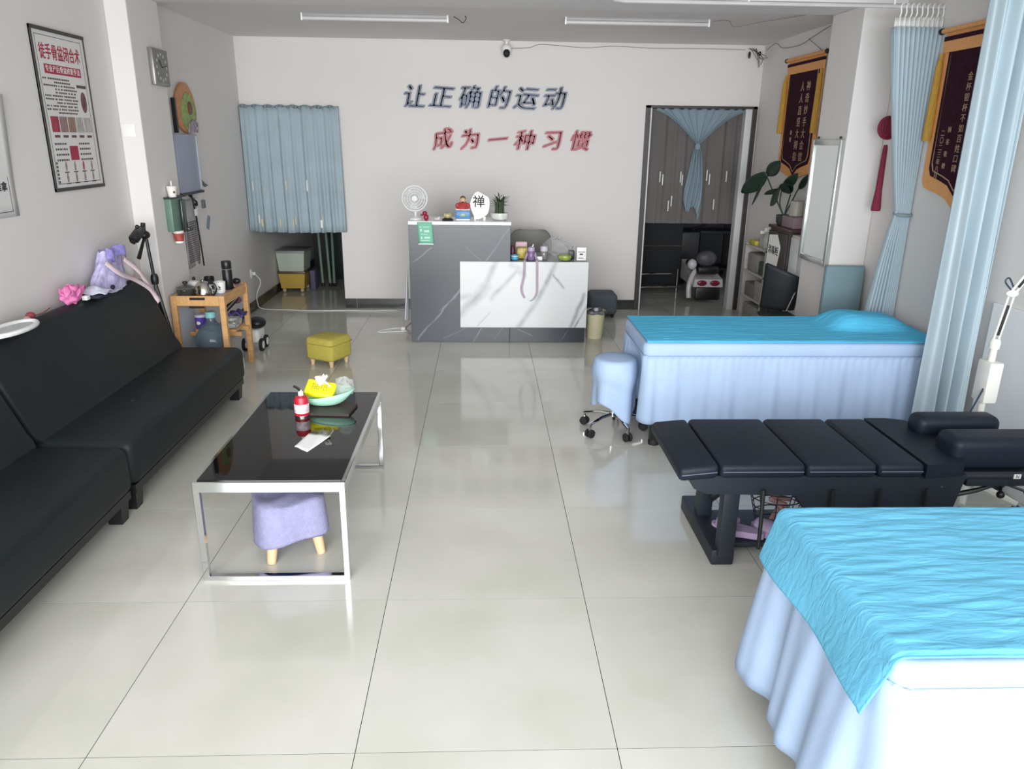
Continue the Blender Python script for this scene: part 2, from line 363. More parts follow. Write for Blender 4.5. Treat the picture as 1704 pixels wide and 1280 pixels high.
# ------------------------------------------------------------------ two black sofas
def sofa(label, y0, y1):
    t = thing('sofa', label, 'sofa', (-2.05, (y0+y1)/2, 0), 'black sofas along the wall')
    xf, xb = -1.685, -2.30
    def seat(u, v):
        pass
    G().box(xb, xf, y0+.004, y1-.004, .135, .372, bev=.05, seg=4).build('seat', vinyl_m, t, smooth=50)
    prof = [(-2.10, .36), (-2.125, .40), (-2.285, .80), (-2.30, .835), (-2.335, .855), (-2.375, .85), (-2.405, .82), (-2.40, .78), (-2.27, .33), (-2.20, .30)]
    g = G(); n = len(prof); yy = [y0+.004, y0+.02, y0+.05, y1-.05, y1-.02, y1-.004]; ins = [.045, .012, 0, 0, .012, .045]
    cx = sum(p[0] for p in prof)/n; cz = sum(p[1] for p in prof)/n; vs = []
    for q, yv in enumerate(yy):
        for (px, pz) in prof:
            d = Vector((cx-px, cz-pz)); d = d.normalized()*min(ins[q], d.length*.6); vs.append((px+d.x, yv, pz+d.y))
    fs = [tuple(range(n)), tuple(range((len(yy)-1)*n, len(yy)*n))[::-1]]
    for q in range(len(yy)-1):
        for k in range(n): fs.append((q*n+k, q*n+(k+1) % n, (q+1)*n+(k+1) % n, (q+1)*n+k))
    g.add(vs, fs).build('backrest', vinyl_m, t, smooth=60)
    G().box(xb+.03, xf-.02, y0+.02, y1-.02, .10, .14).build('base_frame', plastic_b, t)
    for (lx, ly) in ((-1.755, y0+.07), (-1.755, y1-.07), (-2.22, y0+.07), (-2.22, y1-.07)):
        G().add([(lx+sx*w, ly+sy*w, z) for (w, z) in ((.032, 0), (.042, .11)) for (sx, sy) in ((-1, -1), (1, -1), (1, 1), (-1, 1))],
                [(3, 2, 1, 0), (4, 5, 6, 7), (0, 1, 5, 4), (1, 2, 6, 5), (2, 3, 7, 6), (3, 0, 4, 7)]).build('leg', plastic_b, t, smooth=0)
    # tufting button dents show as small dark buttons
    for (bx, by, bz) in ((-1.95, y0+.62, .373), (-1.95, y1-.62, .373)):
        G().lathe([(.001, .004), (.014, .003), (.018, -.003)], (bx, by, bz), 10).build('button', plastic_b, t)
    return t
sofa('black leather sofa nearer the table end with the lilac bag lying on its back', 3.405, 5.19)
sofa('black leather sofa cut off by the photo edge, with the white hoop on its back', 1.56, 3.385)

# ------------------------------------------------------------------ coffee table
t = thing('coffee_table', 'low coffee table with black glass top and chrome frame', 'table', (-.865, 3.36, 0))
x0, x1, y0, y1, zt = -1.17, -.56, 2.79, 3.935, .452
b = .026
G().box(x0, x1, y0, y0+b, zt-.045, zt, bev=.002, seg=1).box(x0, x1, y1-b, y1, zt-.045, zt, bev=.002, seg=1)\
   .box(x0, x0+b, y0+b, y1-b, zt-.045, zt, bev=.002, seg=1).box(x1-b, x1, y0+b, y1-b, zt-.045, zt, bev=.002, seg=1).build('top_frame', chrome_m, t, smooth=0)
G().box(x0+.016, x1-.016, y0+.016, y1-.016, zt-.006, zt+.004, bev=.001, seg=1).build('glass_top', mat('black_glass', '#0a0b0c', .03, var=.02, spec=.45), t, smooth=0)
for yy in (y0, y1-b):
    for xx in (x0, x1-b):
        G().box(xx, xx+b, yy, yy+b, .022, zt-.045, bev=.002, seg=1).build('leg', chrome_m, t, smooth=0)
    G().box(x0, x1, yy, yy+b, 0, .022, bev=.002, seg=1).build('foot_bar', chrome_m, t, smooth=0)
ztop = zt+.004
# red gas can
t = thing('gas_can', 'small red gas can with black nozzle on the coffee table', 'can', (-.90, 3.55, ztop))
G().lathe([(.034, 0), (.036, .004), (.036, .085), (.030, .100), (.014, .108)], (-.90, 3.55, ztop), 20).build('body', red_m, t)
G().lathe([(.0366, .022), (.0366, .068)], (-.90, 3.55, ztop), 20, caps=False).build('label_band', mat('white_pink_label', '#e6c4c8', .5, var=.5, scale=40), t)
G().lathe([(.0362, .0), (.0368, .004), (.0362, .008)], (-.90, 3.55, ztop), 20, caps=False).build('rim', steel_m, t)
G().lathe([(.013, .106), (.013, .126), (.006, .130), (.006, .136)], (-.90, 3.55, ztop), 12).build('valve', plastic_w, t)
G().tube([(-.90, 3.55, ztop+.13), (-.915, 3.545, ztop+.148), (-.93, 3.54, ztop+.158)], .006, 8).build('nozzle', plastic_b, t)
# dark folder, green oval dish, tissues, clear wrap, paper
tag(G().prism([(-.14, -.10), (.13, -.12), (.15, .03), (.05, .12), (-.13, .09)], (-.80, 3.66, ztop), X, Y, Z, .012).build('folder', mat('dark_brown_card', '#3a2b28', .5, var=.15)),
    'dark brown folder lying under the pale green dish', 'folder')
t = thing('oval_dish', 'pale green oval plastic dish tilted on the dark folder', 'dish', (-.80, 3.68, ztop+.012))
cx, cy_, cz = -.80, 3.69, ztop+.012
def dish(u, v):
    a = 2*math.pi*u; r = .35+.65*v; z = .055*v*v+.004+.022*math.cos(a)*v
    return (cx+.135*r*math.cos(a), cy_+.085*r*math.sin(a), cz+z)
G().grid(dish, 28, 6, wrap=True).add([dish(k/28, 0) for k in range(28)], [tuple(range(28))]).build('bowl', mat('mint_plastic', '#a9dcc3', .35, var=.04), t, solid=.004)
G().tube([dish(k/28, 1) for k in range(28)], .004, 6, closed=True).build('rim', mat('mint_plastic'), t)
t = thing('tissue_pack', 'yellow tissue pack with white tissue pulled out, in the green dish', 'tissues', (-.83, 3.68, ztop+.05))
mtx = Matrix.Translation((-.83, 3.675, ztop+.095)) @ Matrix.Rotation(R(-14), 4, 'Z') @ Matrix.Rotation(R(38), 4, 'X') @ Matrix.Rotation(R(10), 4, 'Y')
G().box(-.075, .075, -.045, .045, -.022, .022, bev=.012, seg=3, mtx=mtx).build('pack', mat('yellow_wrap', '#f2e31c', .35, var=.05), t)
g = G(); text_geo('抽纸', .045, mtx @ Vector((0, 0, .0222)), mtx.to_3x3() @ X, mtx.to_3x3() @ Y, mtx.to_3x3() @ Z, .0006, g=g); g.build('lettering', mat('olive_ink', '#8a8420', .6), t, smooth=0)
def tiss(u, v):
    w = .05*(1-v*.75); x = (u-.5)*2*w+.02*v
    return tuple(mtx @ Vector((x+.01*math.sin(9*v), .02+.012*math.sin(u*11+v*3), .02+.085*v)))
G().grid(tiss, 14, 10).build('tissue', paper_m, t, solid=.001)
g = G()
def wrap(u, v):
    a = 2*math.pi*u; p = math.pi*v; k = 1+.16*math.sin(5*a+3*p)+.12*math.sin(9*p+2*a)
    return (-.715+.048*k*math.sin(p)*math.cos(a), 3.70+.045*k*math.sin(p)*math.sin(a), ztop+.104-.046*k*math.cos(p))
tag(g.grid(wrap, 24, 12, wrap=True).build('plastic_wrap', sheer('crumpled_wrap', '#e6eaea', .30)), 'crumpled clear plastic wrap at the right end of the green dish', 'wrap')
def pap(u, v):
    A, B, C_, D = Vector((-.845, 3.15)), Vector((-.815, 3.31)), Vector((-.705, 3.27)), Vector((-.775, 3.09))
    p = A*(1-u)*(1-v)+B*(1-u)*v+C_*u*v+D*u*(1-v)
    return (p.x, p.y, ztop+.0015+.004*max(0, math.sin(7*u+4*v))*math.sin(math.pi*u)+.006*(u*v)**3)
tag(G().grid(pap, 14, 10).build('paper_sheet', paper_m, solid=.0012), 'white crumpled paper lying on the black glass coffee table', 'paper')

# ------------------------------------------------------------------ stool under the table, covered with a lilac towel
t = thing('footstool', 'low footstool draped with a lilac towel under the coffee table', 'stool', (-.87, 3.07, 0))
c0 = (-.87, 3.07)
lilac_m = mat('lilac_towel', '#918fae', .95, var=.08, scale=40, bump=.6, bscale=220, spec=.1)
def towel(u, v):
    a = 2*math.pi*u; n = 4.5
    k = (abs(math.cos(a))**n+abs(math.sin(a))**n)**(-1/n)
    if v < .3: r = v/.3*.98; z = .285-.012*r*r+.006*math.sin(4*a+r*6)*r
    else:
        q = (v-.3)/.7; r = .98+.10*q+.03*q*math.sin(6*a+.8); hem = .062+.052*(1+math.cos(a+R(24)+.3))/2
        z = .275-(.275-hem)*q
    x, y = r*k*.145*math.cos(a), r*k*.145*math.sin(a); an = R(24)
    return (c0[0]+x*math.cos(an)-y*math.sin(an), c0[1]+x*math.sin(an)+y*math.cos(an), z)
G().grid(towel, 64, 22, wrap=True).build('towel', lilac_m, t, smooth=70, solid=.006)
G().box(-.13, .13, -.13, .13, .085, .26, bev=.02, mtx=Matrix.Translation((c0[0], c0[1], 0)) @ Matrix.Rotation(R(24), 4, 'Z')).build('seat', mat('blue_velvet', '#1f3c8c', .8, var=.1), t)
for (lx, ly) in ((-.10, -.10), (.10, -.10), (.10, .10), (-.10, .10)):
    q = Matrix.Rotation(R(24), 3, 'Z') @ Vector((lx, ly, 0))
    G().tube([(c0[0]+q.x*1.08, c0[1]+q.y*1.08, 0), (c0[0]+q.x*.95, c0[1]+q.y*.95, .10)], [.019, .025], 14).build('leg', wood2_m, t)

# ------------------------------------------------------------------ yellow pouf
t = thing('pouf', 'small mustard yellow pouf on wooden legs near the counter', 'pouf', (-1.27, 6.03, 0))
mx = Matrix.Translation((-1.27, 6.03, 0)) @ Matrix.Rotation(R(-28), 4, 'Z')
yel_m = mat('mustard_cloth', '#b8aa4c', .85, var=.06, scale=30, bump=.3, bscale=150)
G().box(-.135, .135, -.135, .135, .045, .235, bev=.035, seg=4, mtx=mx).build('seat', yel_m, t, smooth=60)
G().box(-.137, .137, -.137, .137, .178, .186, bev=.003, mtx=mx).build('seam', mat('mustard_piping', '#9c8f3a', .85), t)
for (lx, ly) in ((-.095, -.095), (.095, -.095), (.095, .095), (-.095, .095)):
    p = mx @ Vector((lx, ly, 0)); G().lathe([(.014, 0), (.022, .05)], p, 12).build('leg', wood2_m, t)

# ------------------------------------------------------------------ posters on the left wall
UY, UZ, NX = -Y, Z, X     # seen from inside the room, the left wall runs from camera (small Y) to the back: text runs along +Y
black_ink = mat('black_ink', '#2b2828', .7); red_ink = mat('crimson_ink', '#a33046', .7, var=.1)
px0, px1, pz0, pz1 = 4.53, 5.105, 1.455, 2.335
t = thing('wall_poster', 'tall poster with crimson headline and body diagrams on the left wall', 'poster', (XL, (px0+px1)/2, pz0))
G().box(XL+.001, XL+.007, px0, px1, pz0, pz1).build('sheet', mat('poster_stock', '#d9d6d4', .6, var=.02), t, smooth=0)
fr = .013
G().box(XL+.001, XL+.014, px0, px1, pz1-fr*1.5, pz1).box(XL+.001, XL+.014, px0, px1, pz0, pz0+fr*1.5)\
   .box(XL+.001, XL+.012, px0, px0+fr, pz0, pz1).box(XL+.001, XL+.012, px1-fr*.7, px1, pz0, pz1).build('frame', mat('dark_frame', '#3a3735', .5, var=.1), t, smooth=0)
g = G(); i_ = .04
for (a, b2, c, d) in ((px0+i_, px1-i_, pz1-i_-.003, pz1-i_), (px0+i_, px1-i_, pz0+i_, pz0+i_+.003), (px0+i_, px0+i_+.003, pz0+i_, pz1-i_), (px1-i_-.003, px1-i_, pz0+i_, pz1-i_)):
    g.box(XL+.007, XL+.0076, a, b2, c, d)
g.build('border_line', black_ink, t, smooth=0)
xc = XL+.0072
bold_text('徒手骨盆闭合术', .088, (xc, 4.815, 2.205), Y, Z, X, .0006, .0016, sx=.72).build('headline', red_ink, t, smooth=0)
G().box(xc, xc+.0005, 4.62, 5.02, 2.095, 2.145).build('red_bar', red_ink, t, smooth=0)
text_geo('专业产后骨盆修复手法', .038, (xc+.0006, 4.82, 2.12), Y, Z, X, .0004).build('bar_lettering', paper_m, t, smooth=0)
g = G(); rr = random.Random(3)
for li in range(11):
    zc = 2.070-.0182*li; ya = 4.585 if li in (0, 2, 5, 6, 8, 9) else 4.70
    yy = ya; ye = 4.93 if li > 1 else 4.88
    while yy < ye-.02*rr.random():
        w = .010+.012*rr.random(); g.box(xc, xc+.0004, yy, yy+w, zc-.005, zc+.004); yy += w+.004+.010*(rr.random() < .25)
for side in (4.60, 4.87):
    for li in range(4):
        yy = side
        while yy < side+.13:
            w = .010+.012*rr.random(); g.box(xc, xc+.0004, yy, yy+w, 1.712-.030*li, 1.723-.030*li); yy += w+.006
for k in range(6): g.box(xc, xc+.0004, 4.578, 4.596, 1.605-.021*k, 1.619-.021*k)
for k in range(8): g.box(xc, xc+.0004, 4.66+.1*(k % 4), 4.71+.1*(k % 4), 1.555-.063*(k//4), 1.562-.063*(k//4))
g.box(xc, xc+.0004, 4.945, 5.055, 2.035, 2.052); g.build('small_print', mat('grey_ink', '#56504f', .8), t, smooth=0)['kind'] = 'stuff'
for k, c in enumerate(('#9b3a48', '#8e7474', '#93776a', '#a8a5a0', '#b0aca8')):
    G().box(xc, xc+.0004, 4.60+.092*k, 4.683+.092*k, 1.782, 1.868).build('picture', mat('poster_picture_%d' % k, c, .7, var=.35, scale=30, stretch=(1, 3, .6)), t, smooth=0)
    G().box(xc, xc+.0004, 4.615+.092*k, 4.672+.092*k, 1.752, 1.766).build('caption', mat('caption_brown', '#6a4a4c', .7), t, smooth=0)
G().box(xc, xc+.0005, 4.755, 4.85, 1.625, 1.705).build('red_square', red_ink, t, smooth=0)
G().prism([(.034*math.cos(a*.3142), .06*math.sin(a*.3142)) for a in range(20)], (xc, 5.005, 1.955), Y, Z, X, .0004).build('diagram', mat('plum_ink', '#6b4a4e', .7, var=.4, scale=35), t, smooth=0)
for k in range(8):
    yq, zq = 4.685+.1*(k % 4), 1.592-.063*(k//4)
    G().prism([(-.010, -.026), (.006, -.026), (.012, 0), (.006, .026), (-.004, .026), (-.012, .004)], (xc, yq, zq), Y, Z, X, .0004).build('figure_drawing', mat('figure_ink_red' if k == 2 else 'figure_ink', '#a04a55' if k == 2 else '#8f8886', .7, var=.4, scale=50), t, smooth=0)
t = thing('wall_poster', 'white poster cut off by the left photo edge, corner curling', 'poster', (XL, 3.95, 1.36))
def curl(u, v):
    y = 3.62+.53*u; z = 1.36+.60*v; d = .004+.03*max(0, u-.75)**2*16*max(0, v-.25)
    return (XL+d, y, z)
G().grid(curl, 14, 10).build('sheet', mat('poster_white', '#d6d4d2', .6, var=.02), t, solid=.001)
G().box(XL+.005, XL+.0056, 3.65, 4.10, 1.386, 1.389).box(XL+.005, XL+.0056, 4.098, 4.101, 1.386, 1.60).build('border_line', black_ink, t, smooth=0)
text_geo('推拿', .05, (XL+.0052, 4.035, 1.51), Y, Z, X, .0005, off=.001).build('lettering', black_ink, t, smooth=0)

# ------------------------------------------------------------------ things on the pillar and the wall behind it
t = thing('light_switch', 'white light switch plate on the front of the left pillar', 'switch', (-2.392, 5.46, 1.80))
G().box(-2.435, -2.349, 5.452, 5.46, 1.757, 1.843, bev=.003).build('plate', plastic_w, t)
G().box(-2.415, -2.369, 5.449, 5.452, 1.775, 1.825, bev=.001).build('rocker', plastic_w, t)
t = thing('wall_clock', 'square dark grey wall clock on the side of the left pillar', 'clock', (-2.305, 5.83, 2.12))
xk = -2.305
G().box(xk, xk+.035, 5.70, 5.96, 2.105, 2.345, bev=.006).build('case', mat('clock_silver', '#8f8d8a', .35, .6, var=.05), t)
G().box(xk+.035, xk+.037, 5.718, 5.942, 2.123, 2.327).build('face', mat('clock_face', '#6f6e6b', .4, var=.1, scale=10), t)
g = G()
for k in range(12):
    a = k*math.pi/6; yy, zz = 5.83+.085*math.sin(a), 2.225+.085*math.cos(a); g.box(xk+.037, xk+.0385, yy-.006, yy+.006, zz-.009, zz+.009)
g.build('numerals', mat('clock_mark', '#b9b7b2', .5), t)
G().prism([(-.004, 0), (.004, 0), (.003, .06), (-.003, .06)], (xk+.0385, 5.83, 2.225), Vector((0, .8, .6)), Vector((0, -.6, .8)), X, .002).build('hour_hand', plastic_b, t)
G().prism([(-.003, 0), (.003, 0), (.002, .085), (-.002, .085)], (xk+.041, 5.83, 2.225), Vector((0, .2, -.98)), Vector((0, .98, .2)), X, .002).build('minute_hand', plastic_b, t)
def oval(ry, rz, n=28, egg=.15): return [(ry*math.cos(2*math.pi*k/n)*(1-egg*math.sin(2*math.pi*k/n)), rz*math.sin(2*math.pi*k/n)) for k in range(n)]
t = thing('painted_plaque', 'oval painted plaque in orange, green and brown above the grey wall box', 'plaque', (-2.42, 6.56, 1.79))
G().prism(oval(.21, .195), (-2.435, 6.62, 1.985), Y, Z, X, .018).build('rim', mat('plaque_orange', '#c08355', .5, var=.15, scale=20), t)
G().prism(oval(.155, .15), (-2.417, 6.65, 1.955), Y, Z, X, .006).build('field', mat('plaque_green', '#8fa35c', .5, var=.4, scale=25), t)
G().prism(oval(.045, .05), (-2.411, 6.67, 1.985), Y, Z, X, .008).build('seed', mat('plaque_brown', '#7a4a2a', .5, var=.2), t)
G().prism([(-.10, -.02), (.11, -.02), (.13, .06), (.02, .085), (-.07, .05)], (-2.409, 6.68, 1.815), Y, Z, X, .006).build('flowers', mat('plaque_flowers', '#9a8f9d', .6, var=.7, scale=45), t)
G().box(-2.43, -2.40, 6.335, 6.36, 1.79, 2.05).build('dark_support', plastic_b, t)
t = thing('wall_box', 'flat grey blue metal wall box below the oval plaque', 'box', (-2.42, 6.5, 1.33))
G().box(XL, -2.40, 6.27, 6.73, 1.33, 1.78, bev=.004).build('body', mat('grey_blue_metal', '#a0a5b8', .45, .1, var=.03), t)
G().box(-2.402, -2.396, 6.70, 6.725, 1.34, 1.77).build('painted_edge_light', mat('lit_edge_colour', '#d5d9de', .3, .4), t)  # light catching the box's right edge, put into a pale colour
G().box(XL, -2.39, 6.25, 6.74, 1.312, 1.33).build('lower_rail', plastic_b, t)
# cup dispenser with a paper cup, on the pillar side
xp = -2.305
t = thing('cup_dispenser', 'green cup dispenser on the side of the left pillar', 'dispenser', (xp+.02, 5.8, 1.09))
G().box(xp, xp+.05, 5.665, 5.885, 1.10, 1.335, bev=.006).build('body', mat('green_plastic', '#5f7d6d', .45, var=.05), t)
G().box(xp+.05, xp+.07, 5.80, 5.882, 1.085, 1.32, bev=.004).build('window', mat('dark_smoke_plastic', '#23302b', .2, var=.1), t)
G().box(xp+.03, xp+.08, 5.87, 5.94, 1.085, 1.11, bev=.004).build('catch', mat('dark_smoke_plastic'), t)
G().box(xp, xp+.06, 5.655, 5.93, 1.335, 1.345).build('lid', plastic_b, t)
t = thing('paper_cup', 'red and white paper cup hanging below the green dispenser', 'cup', (xp+.045, 5.75, 1.01))
pcx, pcy, pcz = xp+.045, 5.745, 1.012
G().lathe([(.028, 0), (.038, .085), (.040, .088)], (pcx, pcy, pcz), 18).build('body', mat('cup_white', '#ece6df', .6), t)
G().lathe([(.0305, .014), (.0375, .072)], (pcx, pcy, pcz), 18, caps=False).build('red_band', mat('cup_red', '#a1493f', .6, var=.35, scale=30), t)
t = thing('drink_cup', 'white drink cup with straw standing on the green dispenser', 'cup', (xp+.04, 5.73, 1.345))
pcx, pcy, pcz = xp+.042, 5.725, 1.345
G().lathe([(.026, 0), (.035, .07), (.037, .072), (.037, .077), (.01, .079)], (pcx, pcy, pcz), 18).build('cup', mat('cup_white'), t)
G().tube([(pcx, pcy, pcz+.075), (pcx+.003, pcy-.005, pcz+.115)], .005, 8).build('straw', plastic_w, t)
G().ball((pcx+.022, pcy-.020, pcz+.035), .012, .7, .7, .7, 10, 6).build('printed_mouth', mat('cup_print', '#6a3a3a', .6), t)
t = thing('hanging_sheet', 'long printed paper sheet in plastic hanging below the grey wall box', 'paper', (-2.44, 6.47, .72))
G().grid(lambda u, v: (XL+.006+.008*math.sin(6*u+4*v), 6.36+.30*u-.05*(1-v), .72+.55*v), 10, 16).build('sheet', mat('printed_grey_paper', '#b4b0b2', .5, var=.30, scale=60, stretch=(1, 3, 1)), t, solid=.001)
g = G()
for li in range(20):
    yy = 6.35; 
    while yy < 6.58: w = .01+.02*rr.random(); g.box(-2.432, -2.4312, yy, yy+w, .76+.017*li, .768+.017*li); yy += w+.008
g.build('small_print', mat('grey_ink'), t, smooth=0)['kind'] = 'stuff'
tag(G().tube(arc_pts([(-2.415, 6.50, 1.315), (-2.42, 6.56, 1.15), (-2.42, 6.60, .9), (-2.42, 6.62, .70)]), .006, 6).build('black_cable', rubber_m), 'black cable hanging down the wall below the grey box', 'cable')
t = thing('hook', 'small black hook under the grey wall box', 'hook', (-2.42, 6.50, 1.28))
G().tube(arc_pts([(-2.44, 6.50, 1.31), (-2.40, 6.50, 1.27), (-2.385, 6.52, 1.245), (-2.40, 6.54, 1.23)]), .008, 6).build('wire', plastic_b, t)
G().ball((-2.40, 6.545, 1.225), .015, 1, 1, 1, 10, 6).build('tip', plastic_b, t)
tag(G().box(-2.425, -2.405, 6.545, 6.59, 1.13, 1.19, bev=.004).build('white_adapter', plastic_w), 'white plastic adapter on the black hanging cable', 'adapter')
tag(G().box(XL, -2.43, 6.80, 6.85, 1.17, 1.24, bev=.003).build('grey_tag', mat('grey_plastic', '#68686a', .5)), 'small grey plate stuck on the left wall', 'tag')
t = thing('hanging_card', 'blue card hanging from a thin cord on the left wall', 'card', (-2.44, 6.9, 1.02))
G().tube(arc_pts([(-2.44, 6.78, 1.34), (-2.44, 6.88, 1.22), (-2.44, 6.93, 1.10)]), .002, 5).build('cord', plastic_w, t)
G().prism([(-.03, -.06), (.02, -.06), (.03, .06), (-.02, .06)], (-2.444, 6.91, 1.04), Vector((0, .8, -.4)).normalized(), Vector((0, .4, .8)).normalized(), X, .003).build('card', mat('card_blue', '#7f8ea6', .5, var=.2, scale=30), t)
t = thing('clip', 'small grey clip at the lower corner of the grey wall box', 'clip', (-2.42, 6.79, 1.38))
G().tube([(-2.42, 6.75, 1.41), (-2.41, 6.83, 1.36)], .014, 8).build('jaw', mat('grey_plastic'), t)
G().tube([(-2.42, 6.80, 1.39), (-2.40, 6.86, 1.36)], .006, 6).build('lever', mat('grey_plastic'), t)

# ------------------------------------------------------------------ tripod
t = thing('tripod', 'black camera tripod standing behind the end of the sofa', 'tripod', (-2.29, 5.30, 0))
tx, ty = -2.275, 5.27
G().tube([(tx, ty, .80), (tx-.01, ty-.02, 1.10)], .011, 10).build('centre_column', plastic_b, t)
G().lathe([(.022, 0), (.026, .02), (.026, .05), (.018, .07)], (tx, ty, .79), 12).build('collar', plastic_b, t)
for k, a in enumerate((100, 200, -30)):
    ca, sa = math.cos(R(a)), math.sin(R(a)); ex = .10
    fx, fy = tx+.13*ca, ty+.11*sa
    if k == 0: fx, fy = tx+.02, ty+.13
    if k == 1: fx, fy = tx+.0, ty-.02
    if k == 2: fx, fy = tx+.13, ty+.02
    lg = G().tube([(tx, ty, .80), ((tx+fx)/2, (ty+fy)/2, .42)], .012, 8).build('leg', plastic_b, t)
    G().tube([((tx+fx)/2, (ty+fy)/2, .44), (fx, fy, .0)], .007, 8).build('lower_leg', mat('grey_tube', '#8a8b8d', .3, .8), lg)
    G().ball((fx, fy, .012), .012, seg=8, rings=6).build('foot', rubber_m, lg)
hd = (tx-.012, ty-.03, 1.13)
G().ball(hd, .032, 1, 1.3, .9, 12, 8).build('pan_head', plastic_b, t)
G().tube([hd, (tx-.02, ty-.15, .99)], [.008, .014], 8).build('pan_handle', plastic_b, t)
ph = G().box(-.12, .04, -.028, .028, -.022, .022, bev=.006, mtx=Matrix.Translation((hd[0]-.01, hd[1]-.05, hd[2]+.03)) @ Matrix.Rotation(R(90), 4, 'Z') @ Matrix.Rotation(R(-22), 4, 'Y')).build('phone_clamp', plastic_b, t)
G().tube([(hd[0], hd[1]-.07, 1.15), (hd[0], hd[1]-.13, 1.13), (hd[0]-.01, hd[1]-.17, 1.10)], .016, 10).build('grip', plastic_b, t)
G().tube([(hd[0], hd[1]-.02, 1.16), (hd[0], hd[1]-.005, 1.21)], [.017, .015], 10).build('knob', plastic_b, t)
G().ball((hd[0], hd[1]-.10, 1.195), .014, seg=8, rings=6).build('small_knob', plastic_b, t)

# ------------------------------------------------------------------ things on the sofa back
bag_m = mat('lilac_print_cloth', '#b9b2d6', .85, var=.25, scale=30, bump=.3, bscale=90)
t = thing('bag', 'lilac printed cloth bag with pink straps lying on the sofa back', 'bag', (-2.36, 4.80, .86))
def bagf(u, v):
    a = 2*math.pi*u; k = 1+.10*math.sin(3*a+5*v)+.07*math.sin(7*a-6*v); w = (.17+.03*math.sin(5*v))*(1-.25*v)
    return (-2.355+.065*k*math.cos(a)*(1-.35*v)+.0, 4.80+w*k*math.sin(a)+.05*v, .845+.235*v+.012*math.sin(4*a))
G().grid(bagf, 36, 12, wrap=True).add([bagf(k/36, 1) for k in range(36)], [tuple(range(36))]).build('body', bag_m, t, smooth=80)
def flap(u, v):
    return (-2.30+.025*math.sin(9*u), 4.70+.22*u, 1.10-.07*v+.018*math.sin(8*u+2)+.01*math.sin(15*v))
G().grid(flap, 18, 6).build('flap', mat('violet_print_cloth', '#8e86c4', .85, var=.3, scale=35), t, solid=.008)
def strap(pts, w=.017):
    P = arc_pts(pts, 8); g = G()
    def fn(u, v):
        p = P[min(len(P)-1, int(round(u*(len(P)-1))))]; q = P[min(len(P)-1, int(round(u*(len(P)-1)))+1)]; pr = P[max(0, int(round(u*(len(P)-1)))-1)]
        d = (q-pr).normalized(); n = Vector((.75, -.5, .43)); s = d.cross(n).normalized(); return tuple(p+s*(v-.5)*2*w)
    return g.grid(fn, len(P), 3)
pink_m = mat('pale_pink_webbing', '#d9c4c8', .85, var=.08, bump=.2)
strap([(-2.30, 4.68, 1.03), (-2.26, 4.76, .95), (-2.25, 4.93, .88), (-2.22, 5.05, .80), (-2.20, 5.10, .72)]).build('strap', pink_m, t, solid=.003)
strap([(-2.29, 4.90, 1.02), (-2.25, 4.99, .93), (-2.24, 5.05, .85), (-2.19, 5.10, .70)]).build('strap', pink_m, t, solid=.003)
t = thing('cloth_pouch', 'soft white pouch slumped beside the lilac bag on the sofa back', 'pouch', (-2.37, 5.09, .85))
def pouch(u, v):
    a = 2*math.pi*u; p = math.pi*v; k = 1+.12*math.sin(4*a+2*p)
    return (-2.37+.05*k*math.sin(p)*math.cos(a), 5.09+.09*k*math.sin(p)*math.sin(a), .925-.075*k*math.cos(p)*(1-.4*math.sin(a)))
G().grid(pouch, 24, 12, wrap=True).build('body', mat('offwhite_cloth', '#cfc9c6', .9, var=.06, bump=.3), t, smooth=80)
G().tube(arc_pts([(-2.33, 4.98, .88), (-2.30, 5.05, .865), (-2.31, 5.14, .87)]), .006, 6).build('drawstring', pink_m, t)
t = thing('tulle_flower', 'bright pink tulle hair flower on the sofa back', 'flower', (-2.34, 4.32, .86))
pk = mat('pink_tulle', '#e27fb4', .8, var=.2, scale=25)
def puff(u, v, s=1.0, o=0.0):
    a = 2*math.pi*u; p = math.pi*v; k = s*(1+.09*math.sin(4*a+3*p+o)+.07*math.sin(6*p-3*a+2*o)+.05*math.sin(9*a+4*p))
    return (-2.345+.045*k*math.sin(p)*math.cos(a), 4.32+.085*k*math.sin(p)*math.sin(a), .905-.052*k*math.cos(p))
G().grid(lambda u, v: puff(u, v), 44, 20, wrap=True).build('tulle_puff', pk, t, smooth=60)
for k in range(7):
    a = 2*math.pi*k/7
    def pet(u, v, a=a):
        w = .035*math.sin(math.pi*min(1, v*.7+.2)); r = .03+.075*v; q = (u-.5)*2*w+.008*math.sin(9*u)
        return (-2.335+(r*math.cos(a)-q*math.sin(a))*.5, 4.32+r*math.sin(a)+q*math.cos(a), .885+.05*v+.014*math.sin(8*u+a))
    G().grid(pet, 9, 7).build('petal', pk, t, solid=.0015)
tag(G().box(-2.325, -2.295, 4.39, 4.43, .856, .882, bev=.003).build('white_clip', plastic_w), 'small white clip beside the pink tulle flower', 'clip')
t = thing('folded_cloth', 'white and violet patterned cloth folded on the sofa back', 'cloth', (-2.34, 4.58, .86))
def fc(u, v): return (-2.39+.16*v, 4.45+.23*u+.02*v, .868+.045*math.exp(-((u-.25)/.22)**2)*math.sin(math.pi*(.15+.7*v))+.008*math.sin(14*u+9*v)*(1-u))
G().grid(fc, 22, 12).build('top_layer', mat('white_violet_print', '#c6c5d6', .85, var=.18, scale=50), t, solid=.006)
G().box(-2.40, -2.25, 4.45, 4.56, .852, .872, bev=.008).build('dark_layer', mat('navy_cloth', '#23253a', .9, var=.1), t)
G().ball((-2.27, 4.66, .885), .014, seg=10, rings=6).build('dark_button', mat('navy_cloth'), t)
t = thing('hoop', 'white plastic hoop lying on the back of the near sofa', 'hoop', (-2.30, 3.62, .86))
cz = .872
